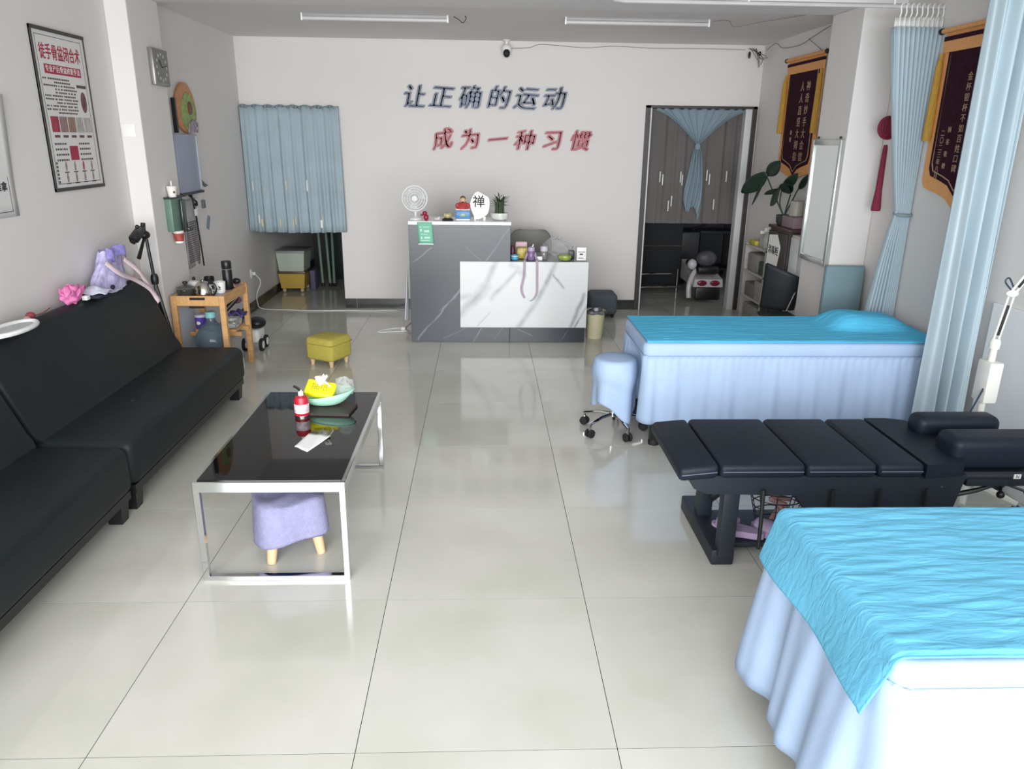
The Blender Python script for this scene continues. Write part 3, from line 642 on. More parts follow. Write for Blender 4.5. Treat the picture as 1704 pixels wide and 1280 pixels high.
G().tube([(-2.285+.075*math.cos(a*.2), 3.64+.17*math.sin(a*.2), cz+.04*math.cos(a*.2)*0) for a in range(0, 32)], .012, 8, closed=True).build('ring', plastic_w, t)
G().prism([(.07*math.cos(a*.2618), .16*math.sin(a*.2618)) for a in range(24)], (-2.285, 3.64, cz-.004), X, Y, Z, .003).build('stretched_cloth', mat('sheer_white_cloth', '#b9bcbd', .8, var=.1, scale=40), t)
t = thing('red_trinket', 'small red trinket with clear beads between the two sofas backs', 'trinket', (-2.35, 3.88, .86))
G().ball((-2.34, 3.90, .878), .022, 1, 1.2, .9, 10, 8).build('bead', mat('dusty_red', '#8e3a40', .5), t)
G().ball((-2.33, 3.85, .872), .016, 1, 1.3, .9, 10, 8).build('bead', mat('rose_beads', '#b98a8c', .4), t)
G().tube(arc_pts([(-2.35, 3.92, .872), (-2.34, 4.0, .868), (-2.36, 4.12, .872)]), .003, 5).build('cord', mat('dusty_red'), t)

# ------------------------------------------------------------------ wooden side table and what stands on it
t = thing('side_table', 'pine side table with a tray top at the far end of the sofa', 'table', (-2.09, 5.8, 0))
ax0, ax1, ay0, ay1, az = -2.285, -1.895, 5.50, 6.08, .66
for (lx, ly) in ((ax0, ay0), (ax1-.04, ay0), (ax0, ay1-.04), (ax1-.04, ay1-.04)):
    G().box(lx, lx+.04, ly, ly+.04, 0, az, bev=.003, seg=1).build('leg', wood_m, t, smooth=0)
wl = mat('pine_rail', '#cf9f68', .5, var=.14, scale=7, stretch=(8, 1, 8), bump=.05)
G().box(ax0+.04, ax1-.04, ay0+.005, ay0+.027, az-.075, az-.002, bev=.002, seg=1).build('rail', wl, t, smooth=0)
G().box(ax0+.04, ax1-.04, ay1-.027, ay1-.005, az-.075, az-.002, bev=.002, seg=1).build('rail', wl, t, smooth=0)
for xx in (ax0+.005, ax1-.027):
    G().box(xx, xx+.022, ay0+.04, ay1-.04, az-.075, az-.002, bev=.002, seg=1).build('rail', wl, t, smooth=0)
G().box(ax0+.028, ax1-.028, ay0+.028, ay1-.028, az-.045, az-.032).build('tray_board', wood_m, t, smooth=0)
G().box(ax0+.14, ax0+.25, ay0+.002, ay0+.0055, az-.03, az-.012, bev=.004).build('handle_slot', mat('dark_slot', '#1d1713', .8), t)
G().box(ax0+.13, ax0+.24, ay0+.002, ay0+.0055, az-.092, az-.077, bev=.001).build('handle_slot', mat('dark_slot'), t)
zs = az-.032
G().box(ax0+.04, ax1-.04, ay0+.305, ay1-.05, .315, .335, bev=.002, seg=1).build('lower_shelf', wood_m, t, smooth=0)
for yy in (ay0+.305, ay1-.08): G().box(ax0+.0, ax1-.0, yy, yy+.022, .285, .315).build('shelf_rail', wl, t, smooth=0)
# pot
t = thing('glass_pot', 'glass cooking pot with black knob on the pine side table', 'pot', (-2.214, 5.62, zs))
pc = (-2.214, 5.63, zs)
G().lathe([(.048, 0), (.060, .010), (.065, .05), (.066, .066), (.062, .066), (.056, .013), (.044, .005)], pc, 24).build('body', mat('dark_tinted_glass', '#5d605c', .05, var=.05, trans=.6), t)
G().lathe([(.068, .066), (.064, .072), (.034, .086), (.012, .090)], pc, 24).build('lid', mat('smoked_glass_lid', '#6e716c', .06, var=.05, trans=.5), t)
G().lathe([(.010, .088), (.010, .096), (.018, .102), (.018, .114), (.008, .118)], pc, 12).build('knob', plastic_b, t)
G().lathe([(.066, .064), (.070, .067), (.066, .070)], pc, 24, caps=False).build('rim', steel_m, t)
for a in (100, -80):
    ca, sa = math.cos(R(a)), math.sin(R(a)); G().box(-.02, .02, -.012, .012, -.008, .008, bev=.004, mtx=Matrix.Translation((pc[0]+.078*ca, pc[1]+.078*sa, zs+.06)) @ Matrix.Rotation(R(a+90), 4, 'Z')).build('side_handle', plastic_b, t)
# kettle
t = thing('kettle', 'shiny steel kettle with black handle on the pine side table', 'kettle', (-2.075, 5.60, zs))
kc = (-2.074, 5.605, zs)
G().lathe([(.056, 0), (.064, .008), (.066, .03), (.061, .07), (.050, .10), (.040, .112)], kc, 28).build('body', mat('polished_steel', '#cfcac2', .07, 1.0, var=.03), t)
G().lathe([(.041, .110), (.030, .120), (.010, .124), (.010, .134), (.004, .137)], kc, 20).build('lid', mat('polished_steel'), t)
G().tube(arc_pts([(kc[0]+.045, kc[1]-.01, zs+.11), (kc[0]+.085, kc[1]-.015, zs+.105), (kc[0]+.098, kc[1]-.02, zs+.06), (kc[0]+.07, kc[1]-.01, zs+.02)]), .009, 8).build('handle', plastic_b, t)
G().tube([(kc[0]-.01, kc[1]-.05, zs+.085), (kc[0]-.015, kc[1]-.08, zs+.105)], [.014, .009], 10).build('spout', mat('polished_steel'), t)
# cups and bottles
t = thing('mug', 'white mug with a small black figure, on the side table', 'mug', (-1.99, 5.72, zs+.018))
mc = (-1.985, 5.70, zs+.018)
G().lathe([(.034, 0), (.038, .01), (.042, .085), (.039, .085), (.034, .012)], mc, 22).build('body', plastic_w, t)
g = G()
for (dx, dz, r) in ((.004, .055, .006), (.010, .047, .008), (-.004, .038, .005), (.012, .034, .006), (.0, .03, .004)): g.ball((mc[0]+dx, mc[1]-.0385, mc[2]+dz), r, 1, .35, .8, 8, 6)
g.build('printed_figure', mat('mug_print', '#3a3634', .6), t)
G().tube(arc_pts([(mc[0]-.035, mc[1]-.02, mc[2]+.07), (mc[0]-.062, mc[1]-.03, mc[2]+.06), (mc[0]-.060, mc[1]-.03, mc[2]+.03), (mc[0]-.033, mc[1]-.02, mc[2]+.02)]), .006, 8).build('handle', plastic_w, t)
t = thing('thermos_bottle', 'tall matte black thermos bottle on the side table', 'bottle', (-1.975, 5.86, zs))
G().lathe([(.034, 0), (.037, .006), (.037, .15), (.034, .156), (.034, .163), (.037, .168), (.037, .215), (.033, .222)], (-1.975, 5.86, zs+.012), 22).build('body', plastic_b, t)
G().lathe([(.0345, .157), (.0345, .163)], (-1.975, 5.86, zs+.012), 22, caps=False).build('ring', mat('grey_plastic'), t)
t = thing('white_teapot', 'small white lidded cup behind the glass pot', 'cup', (-2.21, 5.80, zs))
G().lathe([(.03, 0), (.042, .02), (.045, .075), (.040, .085), (.012, .095)], (-2.21, 5.80, zs), 20).build('body', plastic_w, t)
G().ball((-2.21, 5.80, zs+.105), .013, 1, 1, 1.4, 10, 8).build('knob', plastic_b, t)
t = thing('black_mug', 'black mug with handle behind the steel kettle', 'mug', (-2.10, 5.93, zs))
G().lathe([(.032, 0), (.036, .01), (.038, .105), (.034, .105), (.030, .01)], (-2.13, 5.90, zs), 20).build('body', plastic_b, t)
G().tube(arc_pts([(-2.165, 5.89, zs+.085), (-2.19, 5.885, zs+.075), (-2.19, 5.885, zs+.045), (-2.165, 5.89, zs+.03)]), .005, 8).build('handle', plastic_b, t)
t = thing('tray_sheet', 'pale grey placemat on the side table top', 'placemat', (-1.98, 5.79, zs))
G().box(-2.06, -1.93, 5.60, 6.04, zs, zs+.016, bev=.003, seg=1).build('mat', mat('placemat_grey', '#b5aca8', .6, var=.08), t)
tag(G().grid(lambda u, v: (-2.05+.12*u, 5.90+.14*v, zs+.02+.014*math.sin(3.14*u)*math.sin(3.14*v)+.006*math.sin(9*u+6*v)), 12, 12).build('pink_cloth', mat('rose_cloth', '#c79aa4', .85, var=.1), solid=.008),
    'rose pink cloth at the far end of the side table', 'cloth')
tag(G().ball((-1.955, 6.0, zs+.055), .026, 1.3, 1, .9, 12, 8).tube([(-1.98, 5.99, zs+.05), (-2.05, 5.97, zs+.045)], [.012, .006], 8).build('strainer', plastic_b), 'black round tool lying on the rose pink cloth', 'tool')
t = thing('glass_cup', 'clear glass tumbler behind the steel kettle', 'glass', (-2.06, 5.80, zs))
G().lathe([(.030, 0), (.034, .09), (.032, .09), (.028, .006)], (-2.065, 5.78, zs), 20).build('body', glass_m, t)
# lower shelf
t = thing('water_jug', 'large blue water cooler jug on the floor under the side table', 'jug', (-2.065, 5.66, 0))
jm = mat('blue_tinted_plastic', '#8aa0ae', .08, var=.1, trans=.75, ior=1.3); jc = (-2.068, 5.668, 0)
G().lathe([(.115, 0), (.128, .012), (.128, .14), (.123, .147), (.123, .158), (.128, .165), (.128, .28), (.118, .335), (.085, .385), (.045, .42), (.034, .44), (.034, .47)], jc, 30).build('body', jm, t)
G().lathe([(.039, .465), (.039, .505), (.032, .51)], jc, 18).build('cap', mat('teal_cap', '#86bfc0', .4), t)
t = thing('purple_tin', 'purple tin with a round white mark on the lower shelf', 'tin', (-2.22, 5.82, .335))
G().lathe([(.040, 0), (.042, .004), (.042, .085), (.043, .088), (.043, .105), (.03, .108)], (-2.22, 5.87, .335), 22).build('body', mat('purple_tin', '#5a45a0', .4, var=.06), t)
G().ball((-2.225, 5.83, .378), .016, 1, .2, 1, 12, 8).build('round_mark', plastic_w, t)
G().lathe([(.044, .088), (.044, .106), (.03, .11)], (-2.22, 5.87, .335), 22).build('lid', mat('pale_lilac', '#c9c4da', .4), t)
tag(G().lathe([(.025, 0), (.033, .02), (.034, .07), (.016, .09), (.012, .105)], (-2.13, 5.85, .335), 18).build('sauce_bottle', mat('pale_yellow_plastic', '#cdbf7e', .45)), 'pale yellow squeeze bottle beside the purple tin on the lower shelf', 'bottle')
t = thing('food_box', 'clear plastic food box full of packets on the lower shelf', 'box', (-1.98, 5.90, .335))
G().box(-2.05, -1.94, 5.82, 6.02, .337, .395, bev=.008).build('tub', clear_m, t)
for k in range(5): G().ball((-2.03+.016*k, 5.87+.03*(k % 3), .40), .026, 1, 1.2, .6, 10, 6).build('packet', mat('packet_%d' % (k % 3), ('#c9cdc0', '#aab4ae', '#d9d3c4')[k % 3], .4, var=.2, scale=40), t)
tag(G().grid(lambda u, v: (-2.02+.13*u, 5.86+.12*v, .43+.02*math.sin(3.1*u)+.012*math.sin(12*u+8*v)), 14, 10).build('purple_net_bag', mat('purple_net', '#4a3f7c', .6, var=.4, scale=60), solid=.01), 'dark purple net bag lying on the clear food box', 'bag')
t = thing('gun_massager', 'black and plum handheld massager under the side table top', 'massager', (-1.99, 5.86, .45))
G().tube([(-2.03, 5.84, .46), (-1.935, 5.90, .565)], [.02, .022], 12).build('handle', plastic_b, t)
G().ball((-1.955, 5.93, .545), .038, 1.3, 1, .8, 14, 8).build('head', mat('plum_plastic', '#6d3f4c', .4), t)
tag(G().box(-2.300, -2.290, 5.56, 5.96, .0, .55, bev=.003).build('white_board', mat('pale_blue_board', '#c3ccd6', .5, var=.02)), 'pale blue white board standing between side table and pillar', 'board')
tag(G().lathe([(.03, 0), (.034, .02), (.034, .10), (.014, .13), (.013, .15)], (-1.93, 5.80, 0), 18).build('white_bottle', plastic_w), 'white bottle on the floor beside the side table leg', 'bottle')
t = thing('ride_on_toy', 'black and white wheeled toy on the floor behind the side table', 'toy', (-1.94, 6.45, 0))
G().box(-2.06, -1.93, 6.36, 6.56, .07, .19, bev=.03, seg=3).build('body', plastic_w, t)
G().ball((-1.97, 6.46, .235), .075, 1.1, 1.1, .7, 14, 10).build('hood', plastic_b, t)
for (wx, wy) in ((-1.922, 6.40), (-1.922, 6.53), (-2.068, 6.40), (-2.068, 6.53)):
    w = G().lathe([(.03, -.013), (.055, -.012), (.055, .012), (.03, .013)], (wx, wy, .055), 20, axis=(1, 0, 0)).build('wheel', rubber_m, t)
    G().lathe([(.002, -.015), (.034, -.015), (.034, .015), (.002, .015)], (wx, wy, .055), 16, axis=(1, 0, 0)).build('hub', plastic_w, w)
# sockets and cables on the left wall
t = thing('wall_socket', 'white wall socket with plug near the blue doorway curtain', 'socket', (XL, 8.0, .36))
G().box(XL, XL+.01, 7.98, 8.07, .35, .44, bev=.002).build('plate', plastic_w, t)
G().box(XL+.01, XL+.045, 8.01, 8.045, .375, .41, bev=.006).build('plug', plastic_w, t)
tag(G().tube(arc_pts([(-2.41, 8.03, .38), (-2.37, 8.05, .30), (-2.41, 8.02, .18), (-2.42, 8.04, .08), (-2.38, 8.06, .008), (-2.1, 8.02, .006), (-1.88, 7.98, .006), (-1.5, 8.0, .006), (-1.2, 7.98, .006), (-1.02, 8.0, .006), (-.88, 7.9, .006), (-.80, 7.3, .006)], 10), .005, 6).build('floor_cable', plastic_w),
    'white power cord running along the floor from socket to counter', 'cable')
t = thing('low_wall_socket', 'white wall socket low down behind the side table', 'socket', (XL, 6.02, .28))
G().box(XL, XL+.01, 6.02, 6.10, .24, .36, bev=.002).build('plate', plastic_w, t)
G().box(XL+.01, XL+.03, 6.04, 6.075, .26, .31, bev=.004).build('plug', plastic_w, t)
# ------------------------------------------------------------------ reception counter
YC = 6.71
t = thing('reception_counter', 'grey marble reception counter with a white veined front panel', 'counter', (.14, 6.9, 0))
bx, bz = .14, 0.0
def S(px0_, pz0_, px1_, pz1_, w, k): return (px0_-bx, pz0_, px1_-bx, pz1_, w, k)
grey_marble = marble('dark_grey_marble', '#373b41', '#a4a8ad', [S(-.60, .02, -.19, .52, .012, .55), S(-.62, .74, -.45, .86, .008, .45), S(0, .72, .22, 1.02, .010, .30),
    S(-.37, .02, -.05, .20, .006, .4), S(-.10, .0, -.02, .13, .006, .5), S(.32, .12, .45, .06, .006, .45), S(.10, .02, .18, .14, .005, .45), S(.70, .0, .78, .12, .005, .4),
    S(-.15, .86, .0, .72, .005, .25), S(-.40, .30, -.25, .42, .005, .3)], warp=.07, cloud='#2e3238', rough=.28)
white_marble = marble('white_marble', '#cfd1d1', '#8d9094', [S(-.21, .27, .02, .52, 0.061, 0.94), S(.02, .52, .10, .76, 0.041, 0.77), S(-.21, .42, -.02, .44, 0.041, 0.59),
    S(.06, .42, .30, .66, 0.030, 0.85), S(.30, .66, .36, .62, 0.041, 0.68), S(.33, .16, .56, .55, 0.038, 0.85), S(.56, .55, .64, .76, 0.038, 0.94), S(.62, .64, .72, .52, 0.016, 1.00),
    S(.80, .15, .90, .46, 0.030, 1.00), S(.84, .15, .93, .36, 0.016, 1.00), S(-.05, .16, .05, .30, 0.011, 0.51), S(.24, .72, .32, .68, 0.041, 0.51)], warp=.08, cloud='#d8d9d8', rough=.2)
G().box(-.657, .236, YC, YC+.42, 0, 1.056, bev=.002, seg=1).build('tall_body', grey_marble, t, smooth=0)
G().box(-.660, .240, YC-.008, YC+.43, 1.056, 1.086, bev=.003, seg=1).build('top_slab', mat('white_stone_slab', '#eceeec', .2, var=.02), t, smooth=0)
G().box(.238, .925, YC, YC+.60, 0, .715, bev=.002, seg=1).build('low_body', grey_marble, t, smooth=0)
G().box(.238, .932, YC-.004, YC+.62, .715, .738, bev=.002, seg=1).build('low_top', mat('grey_stone_slab', '#8f9294', .3, var=.04), t, smooth=0)
G().box(-.212, .934, YC-.024, YC, .143, .742, bev=.003, seg=1).build('front_panel', white_marble, t, smooth=0)
ZT = 1.086; ZL = .742
# green notice
t = thing('paper_notice', 'green paper notice stuck to the counter top edge', 'notice', (-.51, YC-.01, .9))
G().grid(lambda u, v: (-.582+.132*u+.012*(1-v), YC-.012-.012*(1-v)*math.sin(3*u), .895+.185*v), 8, 8).build('sheet', mat('mint_green_paper', '#76b79d', .6, var=.05), t, solid=.0012)
g = G()
for (a, b2, c, d) in ((-.558, -.545, 1.035, 1.043), (-.53, -.475, 1.037, 1.042), (-.555, -.54, 1.0, 1.022), (-.52, -.475, .995, 1.012), (-.55, -.49, .975, .98), (-.55, -.535, .935, .957), (-.52, -.47, .94, .955), (-.55, -.47, .92, .924)):
    g.box(a, b2, YC-.0265, YC-.0258, c, d)
g.build('pale_print', mat('pale_mint_ink', '#bfe3d2', .6), t, smooth=0)
G().box(-.572, -.440, YC-.027, YC-.024, .889, .897).build('white_edge', paper_m, t)
# desk fan
t = thing('desk_fan', 'white desk fan with round wire guard on the counter', 'fan', (-.61, 6.86, ZT))
fc_ = Vector((-.607, 6.86, 1.27)); wm = mat('fan_white', '#dfe0df', .35, var=.03)
for r_, yo in ((.108, 0), (.108, -.03), (.088, -.043), (.066, -.05), (.044, -.054)):
    G().tube([fc_+Vector((r_*math.cos(a*math.pi/18), yo, r_*math.sin(a*math.pi/18))) for a in range(36)], .0032 if r_ < .1 else .006, 6, closed=True).build('guard_ring', wm, t)
for k in range(16):
    a = 2*math.pi*k/16; d = Vector((math.cos(a), 0, math.sin(a)))
    G().tube([fc_+d*.02+Vector((0, -.055, 0)), fc_+d*.08+Vector((0, -.046, 0)), fc_+d*.108+Vector((0, -.03, 0))], .0016, 5).build('guard_wire', wm, t)
G().lathe([(.001, -.008), (.024, -.006), (.026, 0)], fc_+Vector((0, -.052, 0)), 16, axis=(0, 1, 0)).build('badge', mat('fan_badge', '#d5d5d3', .4), t)
for k in range(3):
    a = 2*math.pi*k/3+.4
    def bl(u, v, a=a):
        r = .02+.075*v; b_ = a+(u-.5)*.9
        return tuple(fc_+Vector((r*math.cos(b_), -.022+.018*(u-.5), r*math.sin(b_))))
    G().grid(bl, 8, 6).build('blade', mat('fan_blade', '#cfd1d0', .3), t, solid=.002)
G().lathe([(.03, -.0), (.034, .03), (.02, .06)], fc_+Vector((0, 0, 0)), 14, axis=(0, 1, 0)).build('motor', wm, t)
G().tube([(-.607, 6.88, 1.16), (-.607, 6.88, ZT+.02)], .012, 10).build('stem', wm, t)
G().lathe([(.062, 0), (.062, .012), (.02, .028), (.014, .034)], (-.607, 6.87, ZT), 24).build('base', wm, t)
# red bear
t = thing('bear_ornament', 'little dark red sitting ornament beside the fan', 'ornament', (-.52, 6.76, ZT))
rm = mat('wine_red_gloss', '#97203a', .3, var=.08)
G().ball((-.505, 6.76, ZT+.028), .026, .9, .8, 1.1).build('body', rm, t)
G().ball((-.515, 6.75, ZT+.066), .021, 1.0, .8, .9).build('head', rm, t)
G().ball((-.540, 6.745, ZT+.050), .012, 1.2, .8, .7).build('arm', rm, t)
G().ball((-.50, 6.735, ZT+.010), .010, .9, 1.2, .9).build('foot', rm, t)
tag(G().ball((-.41, 6.79, ZT+.013), .026, 1.2, .9, .5, 14, 8).ball((-.395, 6.785, ZT+.026), .012, 1, 1, .7, 10, 6).build('pebble_dish', mat('pinkish_white', '#d8c9c9', .5, var=.2, scale=40)), 'small pinkish white trinket dish on the counter top', 'dish')
t = thing('gold_ornament', 'small pale gold ornament on a black base on the counter', 'ornament', (-.32, 6.80, ZT))
G().lathe([(.05, 0), (.052, .008), (.04, .018), (.032, .022)], (-.32, 6.80, ZT), 20).build('base', plastic_b, t)
gm = mat('pale_gold', '#cfc48e', .35, .3, var=.15, scale=30)
G().lathe([(.022, .02), (.034, .036), (.030, .052), (.016, .060)], (-.32, 6.80, ZT), 18).build('lotus', gm, t)
for k in range(7):
    a = 2*math.pi*k/7; G().ball((-.32+.027*math.cos(a), 6.80+.027*math.sin(a), ZT+.045), .012, .7, .7, 1.5, 8, 6).build('petal', gm, t)
# seated figurine on a blue box
t = thing('figurine', 'red robed seated figurine on a blue box base', 'figurine', (-.185, 6.86, ZT))
fx, fy = -.185, 6.855
G().box(fx-.062, fx+.062, fy-.03, fy+.035, ZT, ZT+.012, bev=.002).build('plinth', plastic_w, t)
bb = G().box(fx-.066, fx+.066, fy-.028, fy+.032, ZT+.012, ZT+.082, bev=.008).build('box', mat('bright_blue_plastic', '#4d87bf', .35, var=.05), t)
G().box(fx-.028, fx+.028, fy-.031, fy-.027, ZT+.03, ZT+.06, bev=.004).build('emblem', mat('teal_gold', '#8fa48c', .4, var=.3, scale=40), bb)
G().box(fx-.066, fx+.066, fy-.03, fy+.032, ZT+.082, ZT+.100, bev=.008).build('collar_band', mat('pinkish_white'), t)
rb = mat('robe_red', '#b5403f', .5, var=.3, scale=45)
G().lathe([(.056, .098), (.060, .115), (.050, .138), (.034, .152), (.016, .158)], (fx, fy, ZT), 22).build('robe', rb, t)
for s in (-1, 1): G().ball((fx+s*.046, fy-.016, ZT+.125), .021, 1, .9, 1.1, 12, 8).build('sleeve', rb, t)
hd_ = G().ball((fx, fy-.010, ZT+.172), .026, 1, .95, 1.05, 16, 12).build('head', mat('skin_paint', '#d6a98a', .5), t)
G().lathe([(.027, .184), (.025, .196), (.012, .207), (.004, .210)], (fx, fy, ZT), 16).build('hat', mat('dark_gold', '#7c6a3a', .4, .3), t)
G().prism([(-.012, 0), (.012, 0), (.0, -.03)], (fx, fy-.033, ZT+.162), X, Z, Vector((0, -1, 0)), .004).build('beard', mat('dark_beard', '#3a302c', .7), t)
# white plaque
t = thing('desk_plaque', 'white oval plaque with brushed black character on the counter', 'plaque', (-.035, 6.86, ZT))
pl = [(.085*math.cos(a)*(1+.05*math.sin(3*a)), .115*math.sin(a)+.01*math.sin(4*a)) for a in [2*math.pi*k/36 for k in range(36)]]
G().prism(pl, (-.035, 6.865, ZT+.125), X, Z, Vector((0, -1, 0)), .014).build('face', mat('cream_white_gloss', '#ebe8e1', .35, var=.03), t)
bold_text('禅', .11, (-.045, 6.851, ZT+.155), X, Z, Vector((0, -1, 0)), .001, .0016).build('character', mat('black_ink'), t, smooth=0)
G().prism([(-.05, 0), (-.035, 0), (-.03, .03), (-.05, .03)], (-.035, 6.86, ZT), X, Z, Vector((0, -1, 0)), .012).prism([(.03, 0), (.05, 0), (.05, .03), (.03, .03)], (-.035, 6.86, ZT), X, Z, Vector((0, -1, 0)), .012).build('feet', mat('cream_white_gloss'), t)
# lucky bamboo
t = thing('potted_bamboo', 'dark green potted bamboo in a round white pot on the counter', 'plant', (.142, 6.86, ZT))
pc = (.142, 6.86, ZT)
G().lathe([(.045, 0), (.07, .012), (.082, .04), (.080, .062), (.074, .066), (.070, .055)], pc, 26).build('pot', mat('speckled_white_ceramic', '#d3d4cf', .35, var=.18, scale=45), t)
G().lathe([(.001, .056), (.072, .056)], pc, 20, caps=False).build('soil', mat('dark_soil', '#2c2a22', .9), t)
rp_ = random.Random(11); stem_m = mat('bamboo_stem', '#3f5138', .5, var=.15); leaf_m = mat('bamboo_leaf', '#37472f', .45, var=.25)
for k in range(14):
    a = 2*math.pi*k/14; r_ = .036 if k % 2 else .022; h_ = .08+.045*(1-r_/.05)+.03*rp_.random()
    st = G().tube([(pc[0]+r_*math.cos(a), pc[1]+r_*math.sin(a), ZT+.056), (pc[0]+r_*math.cos(a), pc[1]+r_*math.sin(a), ZT+.056+h_)], .0075, 8).build('stem', stem_m, t)
    for q in range(4):
        b_ = a+rp_.uniform(-1.2, 1.2); ln = .04+.035*rp_.random(); base = Vector((pc[0]+r_*math.cos(a), pc[1]+r_*math.sin(a), ZT+.056+h_-.012*q*(q > 1)))
        d = Vector((math.cos(b_), math.sin(b_)*.6, .55+.7*rp_.random()-.25*q)).normalized(); s = d.cross(Vector((0, 0, 1))).normalized()*.0065
        G().add([base-s*.4, base+s*.4, base+d*ln*.5+s, base+d*ln-Vector((0, 0, .006)), base+d*ln*.5-s], [(0, 1, 2, 3, 4)]).build('leaf', leaf_m, st, solid=.001)
# chair behind the counter
t = thing('office_chair', 'grey office chair behind the low part of the counter', 'chair', (.47, 7.68, 0))
cm = mat('grey_chair_cloth', '#86857e', .8, var=.05, bump=.2)
def cb(u, v):
    x = (u-.5)*2; w = .21*(1-.12*(v**6))*(1 if v < .8 else math.sqrt(max(0, 1-((v-.8)/.2)**2*.30))); return (.47+x*w, 7.64-.05*(1-x*x)+.05*v*.5+.07*x*x*.0-.05*x*x*-1*.5, .48+.44*v-.03*abs(x)**5)
G().grid(cb, 20, 16).build('backrest', cm, t, solid=.035)
G().box(.26, .68, 7.48, 7.86, .43, .49, bev=.025, seg=3).build('seat', cm, t)
G().tube([(.47, 7.68, .43), (.47, 7.68, .10)], .025, 10).build('post', chrome_m, t)
for k in range(5):
    a = 2*math.pi*k/5; e = (.47+.24*math.cos(a), 7.68+.24*math.sin(a), .06)
    ar = G().tube([(.47, 7.68, .10), e], .015, 8).build('base_arm', chrome_m, t); G().ball((e[0], e[1], .028), .028, seg=10, rings=8).build('caster', rubber_m, ar)
# small things on the low counter
t = thing('blue_bowl', 'bright blue cup at the left of the low counter', 'cup', (.275, 6.80, ZL))
G().lathe([(.025, 0), (.035, .01), (.036, .045), (.032, .045), (.028, .012)], (.278, 6.80, ZL), 18).build('body', mat('sky_blue_plastic', '#5aa9cf', .35), t)
G().lathe([(.037, .034), (.037, .04)], (.278, 6.80, ZL), 18, caps=False).build('white_band', plastic_w, t)
tag(G().box(.30, .40, 6.86, 6.95, ZL, ZL+.10, bev=.012).build('yellow_packet', mat('mustard_packet', '#b9a441', .4, var=.25, scale=25)), 'mustard yellow packet behind the blue cup', 'packet')
tag(G().lathe([(.018, 0), (.022, .015), (.022, .10), (.01, .12)], (.262, 6.90, ZL), 14).build('maroon_bottle', mat('maroon_plastic', '#5d2638', .4)), 'maroon bottle beside the tall counter side', 'bottle')
tag(G().box(.29, .40, 6.99, 7.06, ZL, ZL+.135, bev=.01).build('pink_tissue_box', mat('pale_rose_card', '#d8b9bd', .6)), 'pale rose box behind the mustard packet', 'box')
t = thing('water_bottle', 'purple water bottle with a long lilac strap hanging over the counter', 'bottle', (.425, 6.82, ZL))
pm = mat('purple_bottle', '#8d739b', .3, var=.08, trans=.2)
G().lathe([(.033, 0), (.038, .008), (.038, .065), (.030, .078), (.030, .084)], (.425, 6.80, ZL), 20).build('body', pm, t)
G().lathe([(.032, .082), (.034, .088), (.030, .112), (.016, .118)], (.425, 6.80, ZL), 18).build('cap', mat('lilac_cap', '#b7a5c6', .35), t)
G().tube([(.435, 6.80, ZL+.115), (.445, 6.80, ZL+.14)], .006, 8).build('spout', plastic_w, t)
strp = mat('lilac_strap', '#b49fb2', .8, var=.1)
def ribbon(pts, w):
    P = arc_pts(pts, 6)
    return G().grid(lambda u, v: (P[int(round(u*(len(P)-1)))].x+(v-.5)*2*w, P[int(round(u*(len(P)-1)))].y, P[int(round(u*(len(P)-1)))].z), len(P), 3)
ribbon([(.395, 6.80, ZL+.075), (.37, 6.74, ZL+.02), (.362, 6.681, ZL), (.358, 6.676, .62), (.338, 6.676, .50), (.365, 6.676, .42)], .011).build('strap', strp, t, solid=.002)
ribbon([(.455, 6.80, ZL+.075), (.47, 6.74, ZL+.02), (.472, 6.681, ZL), (.475, 6.676, .60), (.476, 6.676, .48), (.455, 6.676, .42), (.42, 6.676, .39)], .010).build('strap', strp, t, solid=.002)
t = thing('glass_jar', 'glass jar with a pale lilac lid on the low counter', 'jar', (.545, 6.85, ZL))
G().lathe([(.03, 0), (.034, .006), (.034, .07), (.03, .076)], (.545, 6.85, ZL), 18).build('body', mat('cloudy_glass', '#9a9997', .15, var=.1, trans=.4), t)
G().lathe([(.034, .074), (.036, .08), (.034, .115), (.02, .12)], (.545, 6.85, ZL), 18).build('lid', mat('lilac_white', '#cdc6cf', .4), t)
tag(G().box(.475, .525, 6.77, 6.80, ZL, ZL+.035, bev=.003).build('name_card_box', plastic_w), 'small white box in front of the glass jar', 'box')
def pbag(u, v):
    a = 2*math.pi*u; p = math.pi*v; k = 1+.14*math.sin(5*a+4*p)+.10*math.sin(11*p+3*a)
    return (.675+.125*k*math.sin(p)*math.cos(a), 6.90+.075*k*math.sin(p)*math.sin(a), ZL+.104-.078*k*math.cos(p)+.02*math.sin(p)*math.cos(a)*-1)
tag(G().grid(pbag, 34, 16, wrap=True).build('plastic_bag', sheer('hazy_plastic', '#d8d6d8', .28)), 'crumpled clear plastic bag on the low counter', 'bag')
t = thing('green_bowl', 'yellow green patterned bowl on the low counter', 'bowl', (.725, 6.80, ZL))
G().lathe([(.03, 0), (.05, .008), (.062, .03), (.058, .048), (.054, .046), (.045, .012)], (.725, 6.78, ZL), 22).build('bowl', mat('lime_green_ceramic', '#93a451', .35, var=.25, scale=30), t)
G().lathe([(.05, .046), (.03, .056), (.004, .060)], (.725, 6.78, ZL), 20).build('lid', mat('lime_green_ceramic'), t)
tag(G().box(.775, .825, 6.87, 6.95, ZL, ZL+.075, bev=.004).build('black_gadget', plastic_b), 'small black device beside the green bowl', 'device')
t = thing('white_carton', 'white carton standing at the right end of the low counter', 'carton', (.88, 6.82, ZL))
G().box(.835, .92, 6.78, 6.84, ZL, ZL+.118, bev=.002).build('carton', plastic_w, t)
